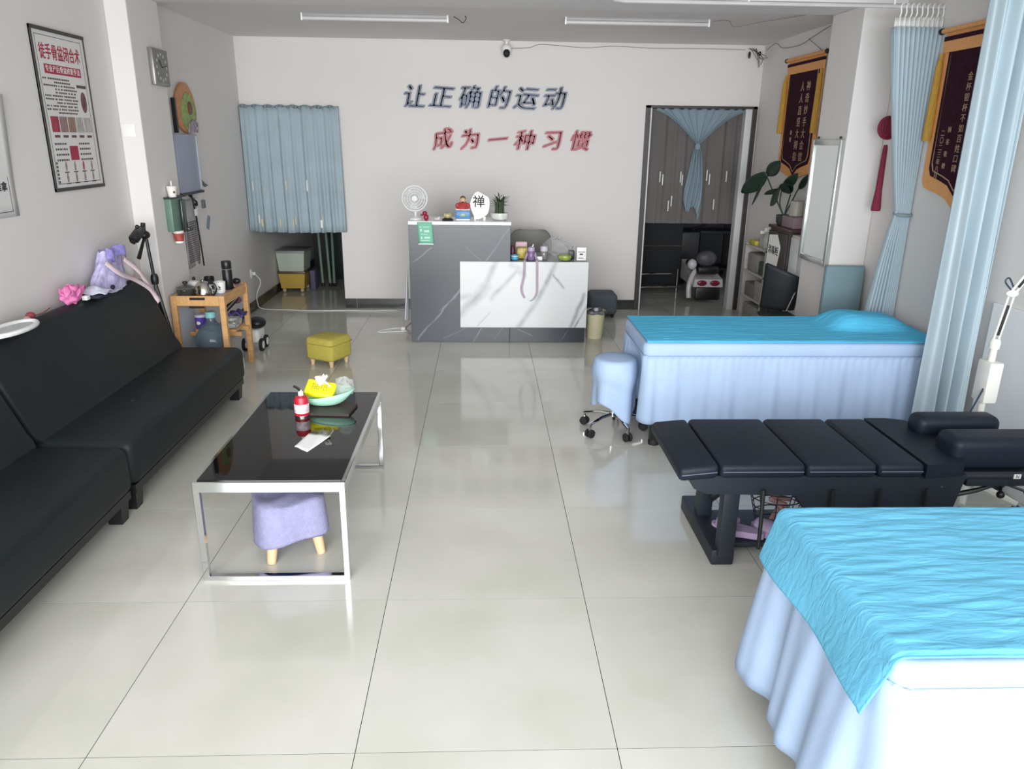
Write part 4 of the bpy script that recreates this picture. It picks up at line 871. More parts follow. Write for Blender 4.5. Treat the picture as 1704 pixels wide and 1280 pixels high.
G().box(.845, .91, 6.7785, 6.7797, ZL+.075, ZL+.08).box(.852, .895, 6.7785, 6.7797, ZL+.02, ZL+.026).box(.86, .89, 6.7785, 6.7797, ZL+.05, ZL+.064).build('print', mat('grey_ink'), t)
# bin, grey pouf
t = thing('waste_bin', 'cream plastic waste bin with a grey bag beside the counter', 'bin', (1.04, 6.90, 0))
G().lathe([(.072, 0), (.075, .004), (.092, .255), (.096, .262), (.088, .262), (.07, .01)], (1.045, 6.90, 0), 26).build('bucket', mat('cream_plastic', '#d9d3ae', .45, var=.03), t)
def liner(u, v):
    a = 2*math.pi*u; r = .094+.012*v+.008*math.sin(9*a+4*v)*v; return (1.045+r*math.cos(a), 6.90+r*math.sin(a), .262+.02*math.sin(2.5*v)-.035*v+.006*math.sin(7*a))
G().grid(liner, 36, 5, wrap=True).build('liner', mat('grey_bin_bag', '#6b6a6c', .3, var=.2, scale=20), t, solid=.002)
for k, (dx, dy, dz, r, c) in enumerate(((-.03, -.02, .255, .04, '#3b3842'), (.03, .01, .26, .038, '#5d5666'), (0, -.04, .275, .025, '#c9c6cc'), (.01, .04, .25, .045, '#4a4a50'))):
    G().ball((1.045+dx, 6.90+dy, dz), r, 1, 1, .7, 8, 6).build('rubbish', mat('rubbish_%d' % k, c, .5, var=.3, scale=30), t, smooth=20)
t = thing('grey_pouf', 'round cornered blue grey pouf behind the waste bin', 'pouf', (1.25, 7.85, 0))
G().box(1.105, 1.40, 7.70, 8.0, .03, .255, bev=.05, seg=4).build('seat', mat('slate_cloth', '#535b62', .85, var=.05, bump=.2), t, smooth=60)
for (a, b2) in ((1.15, 7.75), (1.355, 7.75), (1.15, 7.95), (1.355, 7.95)): G().lathe([(.014, 0), (.02, .04)], (a, b2, 0), 10).build('leg', plastic_b, t)
# apron / cloth hanging on the left end of the counter, power strip with leads
t = thing('hanging_cloth', 'white cloth hanging on the left end of the counter', 'cloth', (-.70, 6.85, .18))
def hc(u, v):
    w = .02+.20*(1-v)**.8; return (-.687-.018*math.sin(9*u)*(1-v)-.02*(1-v), 6.80+w*(u-.3)*1.0, .20+.45*v-.05*u*(1-v))
G().grid(hc, 18, 14).build('cloth', mat('white_lilac_cloth', '#d2d0d8', .85, var=.06), t, solid=.004)
G().tube([(-.668, 6.80, .65), (-.657, 6.80, .66)], .005, 6).build('hook', steel_m, t)
t = thing('power_strip', 'white power plug and coiled leads on the floor by the counter', 'cable', (-.75, 7.1, 0))
G().box(-.80, -.755, 7.12, 7.17, .0, .035, bev=.006).build('plug', plastic_w, t)
G().tube(arc_pts([(-.76, 7.15, .012), (-.85, 7.2, .008), (-.98, 7.12, .006), (-1.01, 7.05, .006), (-.9, 7.06, .006), (-.74, 7.07, .012), (-.70, 7.12, .02)], 8), .005, 6).build('lead', plastic_w, t)
G().tube(arc_pts([(-.70, 7.0, .02), (-.74, 7.02, .05), (-.72, 7.08, .07), (-.69, 7.03, .10), (-.73, 6.98, .06), (-.70, 6.95, .01)], 8), .004, 6).build('lead', mat('mauve_cord', '#8d7d8a', .6), t)

# ------------------------------------------------------------------ lettering on the back wall
slate_ink = mat('slate_blue_acrylic', '#4b5670', .35, var=.4, scale=5); crimson = mat('crimson_acrylic', '#a8424f', .4, var=.15, scale=6)
rs_ = random.Random(4)
def turnxz(g, cx, cz, deg):
    c, s_ = math.cos(R(deg)), math.sin(R(deg)); g.v = [(cx+(x-cx)*c-(z-cz)*s_, y, cz+(x-cx)*s_+(z-cz)*c) for x, y, z in g.v]; return g
def slogan(label, chars, xs_, zc, size, m):
    t = thing('wall_lettering', label, 'lettering', (xs_[0], YB, zc-.1))
    for ch, xx in zip(chars, xs_):
        turnxz(nib_text(ch, size, (xx, YB-.012, zc+.005), X, Z, Vector((0, -1, 0)), .011, .0125, shear=.20), xx, zc, rs_.uniform(-5, 9)).build('character', m, t, smooth=0)
slogan('slate blue brush lettering, upper line on the back wall', '让正确的运动', [-.71, -.44, -.15, .14, .415, .70], 2.15, .235, slate_ink)
slogan('crimson brush lettering, lower line on the back wall', '成为一种习惯', [-.43, -.15, .13, .41, .69, .98], 1.748, .21, crimson)

# ------------------------------------------------------------------ doorway curtains
blue_c = cloth('blue_grey_curtain', '#aabbc3', .10)
def bits(t, places, yoff, colors):
    for k, (x_, z_, w_, h_) in enumerate(places):
        G().box(x_, x_+w_, yoff-.001, yoff, z_, z_+h_).build('printed_bar', mat('curtain_print_%d' % (k % 3), colors[k % 3], .8, var=.1), t, smooth=0)
t = thing('doorway_curtain', 'pale blue doorway curtain covering the upper left doorway', 'curtain', (-1.96, YB-.05, .83))
rc = random.Random(2); ph = [rc.uniform(0, 6) for _ in range(6)]
def dc(u, v):
    x = XL+.012+(.98+.0*v)*u; f = .016*math.sin(2*math.pi*9*u+ph[0]+.8*math.sin(3*v))+.010*math.sin(2*math.pi*17*u+ph[1])+.012*math.sin(2*math.pi*4*u+ph[2])
    z = .825+(2.055-.825)*v+.006*math.sin(40*u)*(v > .97)-.012*(1-v)*math.sin(3.1*u); return (x+.02*(1-v)*(u), YB-.055+f*(.35+.75*(1-v)), z)
G().grid(dc, 140, 14).build('cloth', blue_c, t, smooth=80, solid=.003)
G().grid(lambda u, v: (XL+.012+.98*u, YB-.05+.012*math.sin(2*math.pi*26*u), 2.04+.03*v+.006*math.sin(50*u)), 160, 3).build('gathered_heading', mat('curtain_heading', '#7e8f98', .85, var=.15, scale=30), t, solid=.004)
G().tube([(XL, YB-.05, 2.05), (-1.46, YB-.05, 2.05)], .007, 8).build('rod', steel_m, t)
bits(t, [(-2.31, .88, .018, .075), (-2.335, .91, .012, .09), (-1.99, .87, .018, .085), (-1.96, .90, .012, .08), (-1.70, .87, .02, .08), (-1.68, .92, .012, .08), (-2.12, .88, .014, .08), (-2.37, 1.24, .010, .09), (-2.25, 1.21, .010, .08), (-2.03, 1.25, .010, .09), (-1.82, 1.24, .010, .11)], YB-.082, ('#d2c7a6', '#e2e4e2', '#b7b9a8'))
# right doorway: bunched valance, knot and tail, and a sheer panel
t = thing('knotted_curtain', 'sheer blue curtain tied in a knot across the right doorway', 'curtain', (2.25, YB+.06, .93))
kx, kz = 2.235, 1.735; x0_, x1_ = D2A+.02, D2B-.02; zt_ = D2Z-.012
sh = sheer('sheer_blue_voile', '#a39d9a', .62); sh2 = sheer('bunched_blue_voile', '#a9bcc6', .93)
def val(u, v):
    xt = x0_+(x1_-x0_)*u; s = v**1.15; x = xt*(1-s)+kx*s+.010*math.sin(26*u)*(1-v); z = zt_*(1-v)+kz*v+.14*math.sin(math.pi*v)*(abs(u-.5)*2)**2.5*.55
    return (x, YB+.055+.018*math.sin(2*math.pi*11*u)*(.4+.6*v)*(1-.6*v), z)
G().grid(val, 110, 16).build('valance', sh2, t, smooth=80, solid=.003)
G().ball((kx, YB+.045, kz-.01), .035, .9, .8, 1.1, 14, 10).build('knot', sh2, t)
def tail(u, v):
    w = .03+.085*v**.7*(1-.35*max(0, v-.75)*4); x = kx+(u-.5)*2*w-.03*v*v*1.2+.02*math.sin(2*v); z = kz-.02-(.64+.20*(.5-u)*-1*.8+.06*math.sin(7*u))*v
    return (x, YB+.05+.018*math.sin(2*math.pi*4*u+2*v), z)
G().grid(tail, 44, 18).build('tail', sh2, t, smooth=80, solid=.003)
def shp(u, v):
    return (x0_+.02+(x1_-x0_-.10)*u, YB+.095+.010*math.sin(2*math.pi*5*u+1.3*math.sin(7*u))+.006*math.sin(2*math.pi*9.3*u+2*v)+.003*math.sin(2*math.pi*17*u), .93+(zt_-.93)*v)
G().grid(shp, 150, 6).build('sheer_panel', sh, t, smooth=80)
G().tube([(D2A, YB+.06, zt_-.004), (D2B, YB+.06, zt_-.004)], .007, 8).build('rod', brown_m, t)
for k, (x_, z_) in enumerate(((1.86, 1.36), (1.89, 1.33), (2.08, 1.36), (2.10, 1.33), (2.36, 1.38), (2.39, 1.34), (2.57, 1.37), (1.97, 1.06), (2.0, 1.11), (2.46, 1.08))):
    G().box(x_, x_+.012, YB+.070, YB+.071, z_, z_+.11).build('printed_bar', mat('pale_voile_print', '#cfd2cc', .8), t, smooth=0)

# ------------------------------------------------------------------ storeroom behind the left doorway
def crate(label, x0_, x1_, y0_, y1_, z0_, z1_, col, lidcol, name):
    t = thing(name, label, 'storage box', ((x0_+x1_)/2, (y0_+y1_)/2, z0_))
    n = 4; ins = .02
    G().add([(x0_+ins, y0_+ins, z0_), (x1_-ins, y0_+ins, z0_), (x1_-ins, y1_-ins, z0_), (x0_+ins, y1_-ins, z0_), (x0_, y0_, z1_-.03), (x1_, y0_, z1_-.03), (x1_, y1_, z1_-.03), (x0_, y1_, z1_-.03)],
            [(3, 2, 1, 0), (4, 5, 6, 7), (0, 1, 5, 4), (1, 2, 6, 5), (2, 3, 7, 6), (3, 0, 4, 7)]).build('tub', mat('tub_'+name, col, .4, var=.05), t, smooth=0)
    G().box(x0_-.008, x1_+.008, y0_-.008, y1_+.008, z1_-.03, z1_, bev=.006).build('lid', mat('lid_'+name, lidcol, .4), t)
    return t
t = crate('mustard yellow storage box on casters in the storeroom', -2.43, -2.12, 8.98, 9.34, .05, .255, '#c2a24a', '#5b4a34', 'yellow_storage_box')
for (a, b2) in ((-2.38, 9.02), (-2.17, 9.02), (-2.38, 9.30), (-2.17, 9.30)): G().ball((a, b2, .025), .025, seg=10, rings=6).build('caster', mat('pale_caster', '#c9b48c', .5), t)
crate('pale green storage box stacked on the yellow one', -2.437, -2.11, 8.97, 9.35, .256, .50, '#b9c2b2', '#8c928b', 'pale_green_storage_box')
tag(G().box(-2.10, -2.04, 9.15, 9.33, 0, .24, bev=.01).build('violet_bag', mat('dusky_violet', '#5d5776', .8)), 'dusky violet bag beside the storage boxes', 'bag')
for k, (a, b2, c, d) in enumerate(((-2.12, 1.0, -2.02, .18), (-2.02, .95, -1.93, .22), (-1.92, .9, -1.88, .45))):
    t = thing('green_pole', ('long pale green pole leaning nearest the storage boxes', 'second pale green pole from the storage boxes', 'third green pole, farthest from the storage boxes')[k], 'pole', (c, 9.45, 0), 'green poles in the storeroom')
    G().tube([(c+.02, 9.40, 0), (a, 9.75, b2+.4)], .016, 8).build('shaft', mat('pale_green_pole', '#7f9585', .5), t)
    G().tube([(c+.02, 9.40, 0), (c+.018, 9.41, .04)], .02, 8).build('end_cap', plastic_b, t)
t = thing('dark_cabinet', 'dark green cabinet standing deep in the storeroom', 'cabinet', (-1.45, 10.2, 0))
G().box(-2.0, -.95, 9.9, 10.5, 0, 1.7, bev=.01).build('carcass', mat('dark_green_board', '#2c3a34', .5, var=.1), t)
for k in range(2): G().box(-1.99+.525*k, -1.475+.525*k, 9.885, 9.90, .05, 1.66, bev=.004).build('door', mat('dark_green_board'), t)

# ------------------------------------------------------------------ workroom behind the right doorway: scooter and folding frames
t = thing('motor_scooter', 'white and black motor scooter parked beyond the right doorway', 'scooter', (2.58, 9.0, 0))
sx = 2.575; ww = mat('scooter_white', '#c9c5c8', .3, var=.05)
def wheel(y):
    w = G().lathe([(.09, -.04), (.135, -.045), (.15, -.02), (.15, .02), (.135, .045), (.09, .04)], (sx, y, .15), 26, axis=(1, 0, 0)).build('wheel', rubber_m, t)
    G().lathe([(.003, -.03), (.09, -.028), (.09, .028), (.003, .03)], (sx, y, .15), 18, axis=(1, 0, 0)).build('hub', steel_m, w)
wheel(8.72); wheel(9.72)
G().box(sx-.14, sx+.15, 8.50, 8.55, .03, .185, bev=.02).build('mudguard', plastic_b, t)
G().add([(sx-.17, 8.50, .185), (sx+.17, 8.50, .185), (sx+.16, 8.50, .275), (sx-.16, 8.50, .275), (sx-.15, 9.2, .18), (sx+.15, 9.2, .18), (sx+.15, 9.2, .40), (sx-.15, 9.2, .40)],
        [(0, 1, 2, 3), (7, 6, 5, 4), (0, 4, 5, 1), (3, 2, 6, 7), (0, 3, 7, 4), (1, 5, 6, 2)]).build('tail_body', ww, t, smooth=0)
for s in (-1, 1):
    G().ball((sx+s*.075, 8.497, .232), .055, 1.05, .25, .6, 14, 8).build('tail_light', mat('tail_light_red', '#7c2238', .2, var=.1), t)
    G().tube([(sx+s*.08, 9.62, .72), (sx+s*.22, 9.56, .78)], .014, 8).build('handlebar', plastic_b, t)
    G().tube([(sx+s*.16, 9.58, .76), (sx+s*.20, 9.52, .88)], .006, 6).build('mirror_stalk', plastic_b, t)
G().box(sx-.13, sx+.13, 8.54, 9.1, .32, .42, bev=.035, seg=3).build('seat', plastic_b, t)
G().ball((sx-.02, 8.60, .50), .11, 1.1, .6, .85, 16, 10).build('backrest', mat('grey_rack_pad', '#4c4c50', .5, var=.2, scale=40), t)
G().ball((sx-.185, 8.58, .435), .06, .9, .8, 1, 14, 10).build('side_mirror', ww, t)
G().tube(arc_pts([(sx-.20, 8.56, .05), (sx-.20, 8.58, .20), (sx-.14, 8.62, .34), (sx-.04, 8.62, .40)]), [.03]*19, 10).build('side_fairing', ww, t)
G().box(sx-.15, sx+.15, 9.15, 9.55, .15, .20, bev=.02).build('footboard', plastic_b, t)
G().box(sx-.17, sx+.17, 9.54, 9.62, .18, .70, bev=.03, seg=3).build('front_shield', plastic_b, t)
t = thing('folding_frame', 'black folding bed frame with chrome tubes beyond the right doorway', 'frame', (1.95, 9.05, 0))
G().tube(arc_pts([(1.83, 9.0, .98), (1.81, 9.0, .6), (1.79, 9.0, .32), (1.83, 9.0, .25), (2.0, 9.0, .25), (2.3, 9.02, .25)], 8), .010, 8).build('chrome_loop', chrome_m, t)
G().tube([(1.75, 9.05, .06), (2.0, 9.06, .08), (2.42, 9.08, .08)], .012, 8).build('floor_bar', chrome_m, t)
G().tube([(1.86, 9.05, .58), (2.4, 9.05, .58)], .008, 8).build('cross_bar', steel_m, t)
G().box(1.72, 1.80, 8.95, 9.5, 0, 1.0, bev=.01).build('side_panel', mat('black_canvas', '#17181b', .8, var=.1), t)
G().box(1.84, 2.40, 9.12, 9.16, .10, .95, bev=.015).build('folded_mattress', mat('dark_slate_canvas', '#16191d', .8, var=.1), t)
for xx in (1.80, 2.36): G().tube([(xx, 9.08, 0), (xx, 9.08, .30)], .009, 8).build('leg', chrome_m, t)
t = thing('workroom_rack', 'dark rack standing against the far wall of the workroom', 'rack', (2.2, 10.4, 0))
for zz in (.1, .6, 1.1, 1.6): G().box(1.2, 3.4, 10.2, 10.6, zz, zz+.03).build('shelf', mat('dark_rack_board', '#30353a', .6), t)
for (a, b2) in ((1.2, 10.2), (3.36, 10.2), (1.2, 10.56), (3.36, 10.56)): G().box(a, a+.04, b2, b2+.04, 0, 1.9).build('upright', mat('dark_rack_board'), t)

# ------------------------------------------------------------------ ceiling tubes, security camera, loose wires
tube_m = mat('tube_off_white', '#c4c2c2', .35, var=.02)
for (xa, xb, yy, lab) in ((-1.44, -.28, 6.60, 'unlit ceiling tube light above the slate lettering, left of the two'), (.64, 1.80, 6.56, 'unlit ceiling tube light nearer the right wall, right of the two')):
    t = thing('tube_light', lab, 'light', ((xa+xb)/2, yy, ZC), 'ceiling tube lights')
    G().box(xa, xb, yy-.018, yy+.018, ZC-.022, ZC, bev=.003).build('batten', mat('batten_grey', '#a5a3a2', .5), t)
    G().tube([(xa+.01, yy, ZC-.036), (xb-.01, yy, ZC-.036)], .016, 12).build('tube', tube_m, t)
    for xx in (xa, xb-.014): G().box(xx, xx+.014, yy-.02, yy+.02, ZC-.054, ZC-.0, bev=.002).build('end_cap', plastic_w, t)
tag(G().tube(arc_pts([(-.24, 6.60, ZC-.006), (-.20, 6.58, ZC-.03), (-.165, 6.56, ZC-.055), (-.14, 6.57, ZC-.02), (-.15, 6.6, ZC)]), .003, 6).build('loose_wire', rubber_m), 'loose black wire end beside the left ceiling tube', 'wire')
tag(G().tube(arc_pts([(1.83, 6.56, ZC-.01), (1.95, 6.55, ZC-.006), (2.05, 6.7, ZC-.03), (2.2, 6.55, ZC-.012), (2.35, 6.3, ZC-.01), (2.45, 6.1, ZC-.006)]), .002, 6).build('ceiling_wire', mat('grey_cable', '#6f6d6c', .6)), 'thin black wire straggling over the ceiling beside the right tube', 'wire')
t = thing('security_camera', 'white dome security camera with black lens hanging from the ceiling', 'camera', (.222, 8.06, 2.55))
G().lathe([(.035, 0), (.03, -.01), (.016, -.014), (.014, -.04)], (.222, 8.06, ZC), 16).build('mount', plastic_w, t)
G().ball((.222, 8.06, 2.62), .052, .95, .95, .85, 18, 12).build('housing', plastic_w, t)
G().ball((.222, 8.025, 2.575), .040, .85, .8, 1.0, 18, 12).build('lens_ball', plastic_b, t)
G().lathe([(.012, 0), (.014, .006)], (.222, 7.988, 2.572), 14, axis=(0, -1, 0)).build('lens', mat('lens_glass', '#2a2d33', .05), t)
tag(G().tube(arc_pts([(.27, 8.08, 2.625), (.45, 8.13, 2.64), (.58, 8.14, 2.672), (1.0, 8.14, 2.65), (1.3, 8.14, 2.668), (1.7, 8.14, 2.655), (2.2, 8.14, 2.66), (2.62, 8.14, 2.655)], 8), .0022, 5).build('camera_cable', mat('grey_cable', '#8c8a88', .6)), 'thin grey cable running from the security camera along the wall top', 'cable')
t = thing('wire_bundle', 'tangle of loose wires in the upper right corner of the room', 'wires', (2.72, 8.0, 2.55))
rw = random.Random(9)
for k in range(7):
    a = (2.62+.16*rw.random(), 8.02+.1*rw.random(), 2.66); b_ = (2.70+.08*rw.random(), 7.9+.15*rw.random(), 2.60-.05*rw.random()); c_ = (2.72+.06*rw.random(), 7.9+.2*rw.random(), 2.48+.10*rw.random())
    G().tube(arc_pts([a, b_, c_]), .003, 5).build('wire', mat('grey_cable') if k % 3 else rubber_m, t)
G().tube(arc_pts([(2.79, 8.02, 2.64), (2.80, 7.8, 2.68), (2.80, 7.6, 2.62), (2.80, 7.2, 2.60), (2.80, 6.9, 2.64), (2.80, 6.6, 2.68)], 8), .0028, 5).build('long_wire', mat('grey_cable'), t)
G().ball((2.64, 8.06, 2.60), .022, .6, .6, 1.5, 10, 8).build('black_connector', plastic_b, t)
G().ball((2.73, 8.02, 2.61), .018, .8, .6, 1.2, 10, 8).build('black_connector', plastic_b, t)
# ------------------------------------------------------------------ treatment beds with pleated skirts
pale_c = cloth('pale_blue_cotton', '#aabfdc', .06, bump=.1); teal_c = cloth('turquoise_cotton', '#6bb8d8', .10, var=.06, bump=.15, bscale=60, crease=.42)
teal2_c = cloth('deep_turquoise_cotton', '#5cc6ee', .08, var=.06, bump=.15, bscale=60, crease=.35)
def rrect(x0, x1, y0, y1, r, n):
    """n points around a rounded rectangle with outward normals, by arc length, starting at the front-left corner"""
    segs = []; L = [(x1-x0)-2*r, (y1-y0)-2*r]; q = math.pi*r/2; tot = 2*(L[0]+L[1])+4*q; out = []
    for k in range(n):
        s = tot*k/n
        if s < L[0]: out.append((x0+r+s, y0, 0, -1)); continue
        s -= L[0]
        if s < q: a = -math.pi/2+s/r; out.append((x1-r+r*math.cos(a), y0+r+r*math.sin(a), math.cos(a), math.sin(a))); continue
        s -= q
        if s < L[1]: out.append((x1, y0+r+s, 1, 0)); continue
        s -= L[1]
        if s < q: a = s/r; out.append((x1-r+r*math.cos(a), y1-r+r*math.sin(a), math.cos(a), math.sin(a))); continue
        s -= q
        if s < L[0]: out.append((x1-r-s, y1, 0, 1)); continue
        s -= L[0]
        if s < q: a = math.pi/2+s/r; out.append((x0+r+r*math.cos(a), y1-r+r*math.sin(a), math.cos(a), math.sin(a))); continue
        s -= q
        if s < L[1]: out.append((x0, y1-r-s, -1, 0)); continue
        s -= L[1]
        a = math.pi+s/r; out.append((x0+r+r*math.cos(a), y0+r+r*math.sin(a), math.cos(a), math.sin(a)))
    return out
def bed(label, x0, x1, y0, y1, zt, zb, band, flare, amp, seed, nf, feet):
    t = thing('treatment_bed', label, 'bed', ((x0+x1)/2, (y0+y1)/2, 0), 'treatment beds with blue skirts')
    G().box(x0+.012, x1-.012, y0+.012, y1-.012, zt-.09, zt-.002, bev=.03, seg=3).build('padded_top', mat('black_vinyl_pad', '#1e2630', .45), t)
    n = 480; rim = rrect(x0, x1, y0, y1, .045, n); rs = random.Random(seed); ph = [rs.uniform(0, 6.28) for _ in range(8)]
    def bandf(u, v):
        x, y, nx, ny = rim[int(round(u*n)) % n]; e = .006*math.sin(math.pi*v)-(.02 if v > .93 else 0); return (x+nx*e, y+ny*e, zt-band+band*v+(.004 if v > .93 else 0))
    G().grid(bandf, n, 6, wrap=True).build('cover_band', pale_c, t, smooth=70, solid=.003)
    G().tube([(p[0]+p[2]*.004, p[1]+p[3]*.004, zt-band) for p in rim[::4]], .0035, 5, closed=True).build('band_piping', pale_c, t)
    def sk(u, v):
        x, y, nx, ny = rim[int(round(u*n)) % n]; a = 2*math.pi*u; d = 1-v
        f = math.sin(nf*a+ph[0]+1.2*math.sin(5*a+ph[1]))*.6+math.sin(nf*1.73*a+ph[2])*.3+math.sin(nf*.41*a+ph[3])*.5
        fine = math.sin(nf*3.1*a+ph[4])*.004*math.exp(-d*6)
        e = .004+flare*d**.8+amp*f*d**.7+fine
        z = zt-band+.002-(zt-band-zb)*d+.02*math.sin(3*a+ph[5])*d*d
        if feet and nx < -.5: e -= .15*math.exp(-((y-4.50)/.17)**4)*min(1, d*3)
        return (x+nx*e, y+ny*e, z)
    G().grid(sk, n, 14, wrap=True).build('skirt', pale_c, t, smooth=80, solid=.003)
    for (lx, ly) in ((x0+.10, y0+.05), (x1-.10, y0+.05), (x0+.10, y1-.05), (x1-.10, y1-.05)):
        lg = G().box(lx-.028, lx+.028, ly-.028, ly+.028, .03, zt-.09, bev=.004).build('leg', plastic_b, t); G().lathe([(.034, 0), (.036, .02), (.03, .035)], (lx, ly, 0), 12).build('foot', rubber_m, lg)
    return t
FB = (.945, 2.735, 4.225, 4.88, .655); bed('far treatment bed with pale blue pleated skirt, beside the hanging curtains', *FB, .15, .085, .030, .014, 4, 34, True)
NB = (.935, 2.69, 1.385, 2.115, .66); bed('near treatment bed with pale blue pleated skirt, cut off by the photo corner', *NB, .10, .065, .062, .030, 8, 22, False)
# sheets
def wr(x, y, s): return .0035*math.sin(9*x+14*y+s)+.003*math.sin(31*y+5*math.sin(3*x+s))+.002*math.sin(47*y+7*x)+.0018*math.sin(21*x-9*y+2*s)
def wr2(x, y):
    r = 0.0
    for k in range(9):
        a = (-.25, .12, .02, -.1, .22, -.04, .3, -.18, .08)[k]; q = y-a*x+.015*math.sin(6*x+k*1.7); f = (42, 78, 120, 95, 150, 190, 110, 230, 160)[k]
        r += (.0012/(1+.25*k))*math.sin(f*q+k*2.1)*(.35+.65*math.sin(3.1*x+k*1.3)**2)
    return r*.8
x0, x1, y0, y1, zt = FB
def s1(u, v):
    x = x0+.01+(x1-x0-.02)*u; y = y0+.0+(y1-y0+.015)*v; z = zt+.010+wr2(x, y)*.6
    bump = .075*math.exp(-((x-2.44)/.24)**6)*math.exp(-((y-4.68)/.17)**4)+.012*math.sin(9*x)*math.exp(-((x-2.45)/.25)**4)*math.exp(-((y-4.66)/.18)**4); z += bump
    if v < .02: z -= .006
    return (x, y, z)
tag(G().grid(s1, 220, 100).build('bed_sheet', teal2_c, smooth=80, solid=.003), 'deep turquoise sheet over a pillow on the far treatment bed', 'sheet')
x0, x1, y0, y1, zt = NB
def s2(u, v):
    L0 = .17; tot = L0+(x1-x0); s = tot*u; y = y0+.012+(y1-y0-.012)*v
    if s < L0-.03:
        d = (L0-.03-s); x = x0-.006-.05*(d/L0)-.012*math.sin(8*v+1)*(d/L0); z = zt-.016-d*.95+.0
        y += .03*(d/L0)*(.5-v)
    elif s < L0+.03:
        a = (s-(L0-.03))/.06*math.pi/2; x = x0-.006+.03*(1-math.cos(a)); z = zt-.016+.032*math.sin(a)
    else: x = x0+.024+(s-L0-.03); z = zt+.016+wr2(x, y)
    e = min(v, 1-v)
    return (x, y, z-(.006 if v < .02 else 0))
tag(G().grid(s2, 260, 140).build('bed_sheet', teal_c, smooth=80, solid=.003), 'bright turquoise wrinkled sheet folded over the end of the near bed', 'sheet')

# ------------------------------------------------------------------ rolling stool with a cloth cover
t = thing('rolling_stool', 'rolling stool under a pale blue cloth cover at the far bed', 'stool', (.81, 4.50, 0))
c0 = (.825, 4.50)
def cov(u, v):
    a = 2*math.pi*u; r0 = .128
    if v < .25: r = r0*v/.25; z = .485+.012*(1-(v/.25)**2)
    else:
        q = (v-.25)/.75; drop = .27+.12*max(0, math.cos(a+1.25))**2+.05*math.cos(2*a+.6); r = r0+.014*math.sin(math.pi*min(1, q*2))+.004*q+.014*q*math.sin(5*a+.5)
        z = .485-drop*q
    return (c0[0]+r*math.cos(a), c0[1]+r*math.sin(a)*1.05, z)
G().grid(cov, 60, 26, wrap=True).build('cloth_cover', pale_c, t, smooth=80, solid=.003)
G().tube([(c0[0]+.122*math.cos(a*.2094), c0[1]+.128*math.sin(a*.2094), .468) for a in range(30)], .003, 5, closed=True).build('cover_piping', pale_c, t)
G().lathe([(.10, .40), (.11, .42), (.11, .46), (.09, .475)], (c0[0], c0[1], 0), 22).build('seat', mat('black_vinyl_pad'), t)
G().tube([(c0[0], c0[1], .40), (c0[0], c0[1], .10)], .022, 12).build('gas_post', chrome_m, t)
for k in range(5):
    a = R(145+72*k); e = (c0[0]+.20*math.cos(a), c0[1]+.20*math.sin(a))
    ar = G().tube([(c0[0], c0[1], .115), (c0[0]+.1*math.cos(a), c0[1]+.1*math.sin(a), .11), (e[0], e[1], .085), (e[0], e[1], .05)], .011, 8).build('base_arm', chrome_m, t)
    cs = G()
    for s in (-.014, .014):
        n_ = Vector((-math.sin(a), math.cos(a), 0)); cs.lathe([(.004, -.008), (.026, -.008), (.028, 0), (.026, .008), (.004, .008)], (e[0]+n_.x*s, e[1]+n_.y*s, .028), 14, axis=n_)
    cs.build('caster', rubber_m, ar)

# ------------------------------------------------------------------ chiropractic table
navy_v = mat('navy_black_vinyl', '#171e29', .5, var=.08, scale=30, bump=.15, bscale=120, spec=.25); frame_b = mat('black_powder_coat', '#1c232c', .55, var=.08)
t = thing('adjusting_table', 'low navy black adjusting table with five padded sections', 'table', (1.45, 3.1, 0))
ya, yb = 2.79, 3.34; zp = .52
def pad(xa, xb, za, zb_, ta=0, tb=0, name='pad', y0=ya, y1=yb, bev=.022):
    g = G().box(xa, xb, y0, y1, za, zb_, bev=bev, seg=4); g.v = [(x, y, z+ta+(tb-ta)*(x-xa)/(xb-xa)+.010*(1-((y-(y0+y1)/2)/((y1-y0)/2))**2)*(z > (za+zb_)/2)) for x, y, z in g.v]
    p = g.build(name, navy_v, t, smooth=60)
    G().tube([(xa+.01+(xb-xa-.02)*k/8, y0-.002, zb_-.030+ta+(tb-ta)*k/8) for k in range(9)], .0022, 5).build('piping', mat('grey_piping', '#5d6070', .5), p)
pad(.800, .965, zp-.062, zp, -.015, 0); pad(.970, 1.325, zp-.062, zp); pad(1.330, 1.625, zp-.062, zp); pad(1.630, 1.825, zp-.062, zp); 
g = G().prism([(1.83, ya), (2.0, ya+.02), (2.055, ya+.14), (2.06, yb-.16), (2.01, yb-.03), (1.93, yb), (1.83, yb)], (0, 0, zp-.062), X, Y, Z, .062); g.build('pad', navy_v, t, smooth=60)
def body(x0, x1, z0, z1, y0, y1, name='body'):
    return G().box(x0, x1, y0, y1, z0, z1, bev=.012, seg=2).build(name, frame_b, t)
poly = [(.86, .458), (2.03, .458), (1.98, .22), (1.43, .22), (1.31, .365), (.93, .375), (.875, .40)]
G().prism(poly, (0, ya+.035, 0), X, Z, Y, .50).build('body', frame_b, t)
for (xx, yy, w) in ((1.02, ya+.07, .07), (1.02, yb-.14, .07), (1.90, ya+.07, .07), (1.90, yb-.14, .07)):
    G().box(xx, xx+w, yy, yy+.06, .05, .40, bev=.006).build('post', frame_b, t)
G().box(1.0, 1.10, 2.88, 3.42, 0, .075, bev=.008).build('foot_bar', frame_b, t)
G().box(1.88, 1.98, 2.88, 3.42, 0, .075, bev=.008).build('foot_bar', frame_b, t)
G().box(1.06, 1.92, 2.98, 3.30, .03, .055, bev=.004).build('base_plate', frame_b, t)
G().tube([(1.05, 2.98, .32), (1.10, 3.28, .12)], .018, 8).build('brace', frame_b, t)
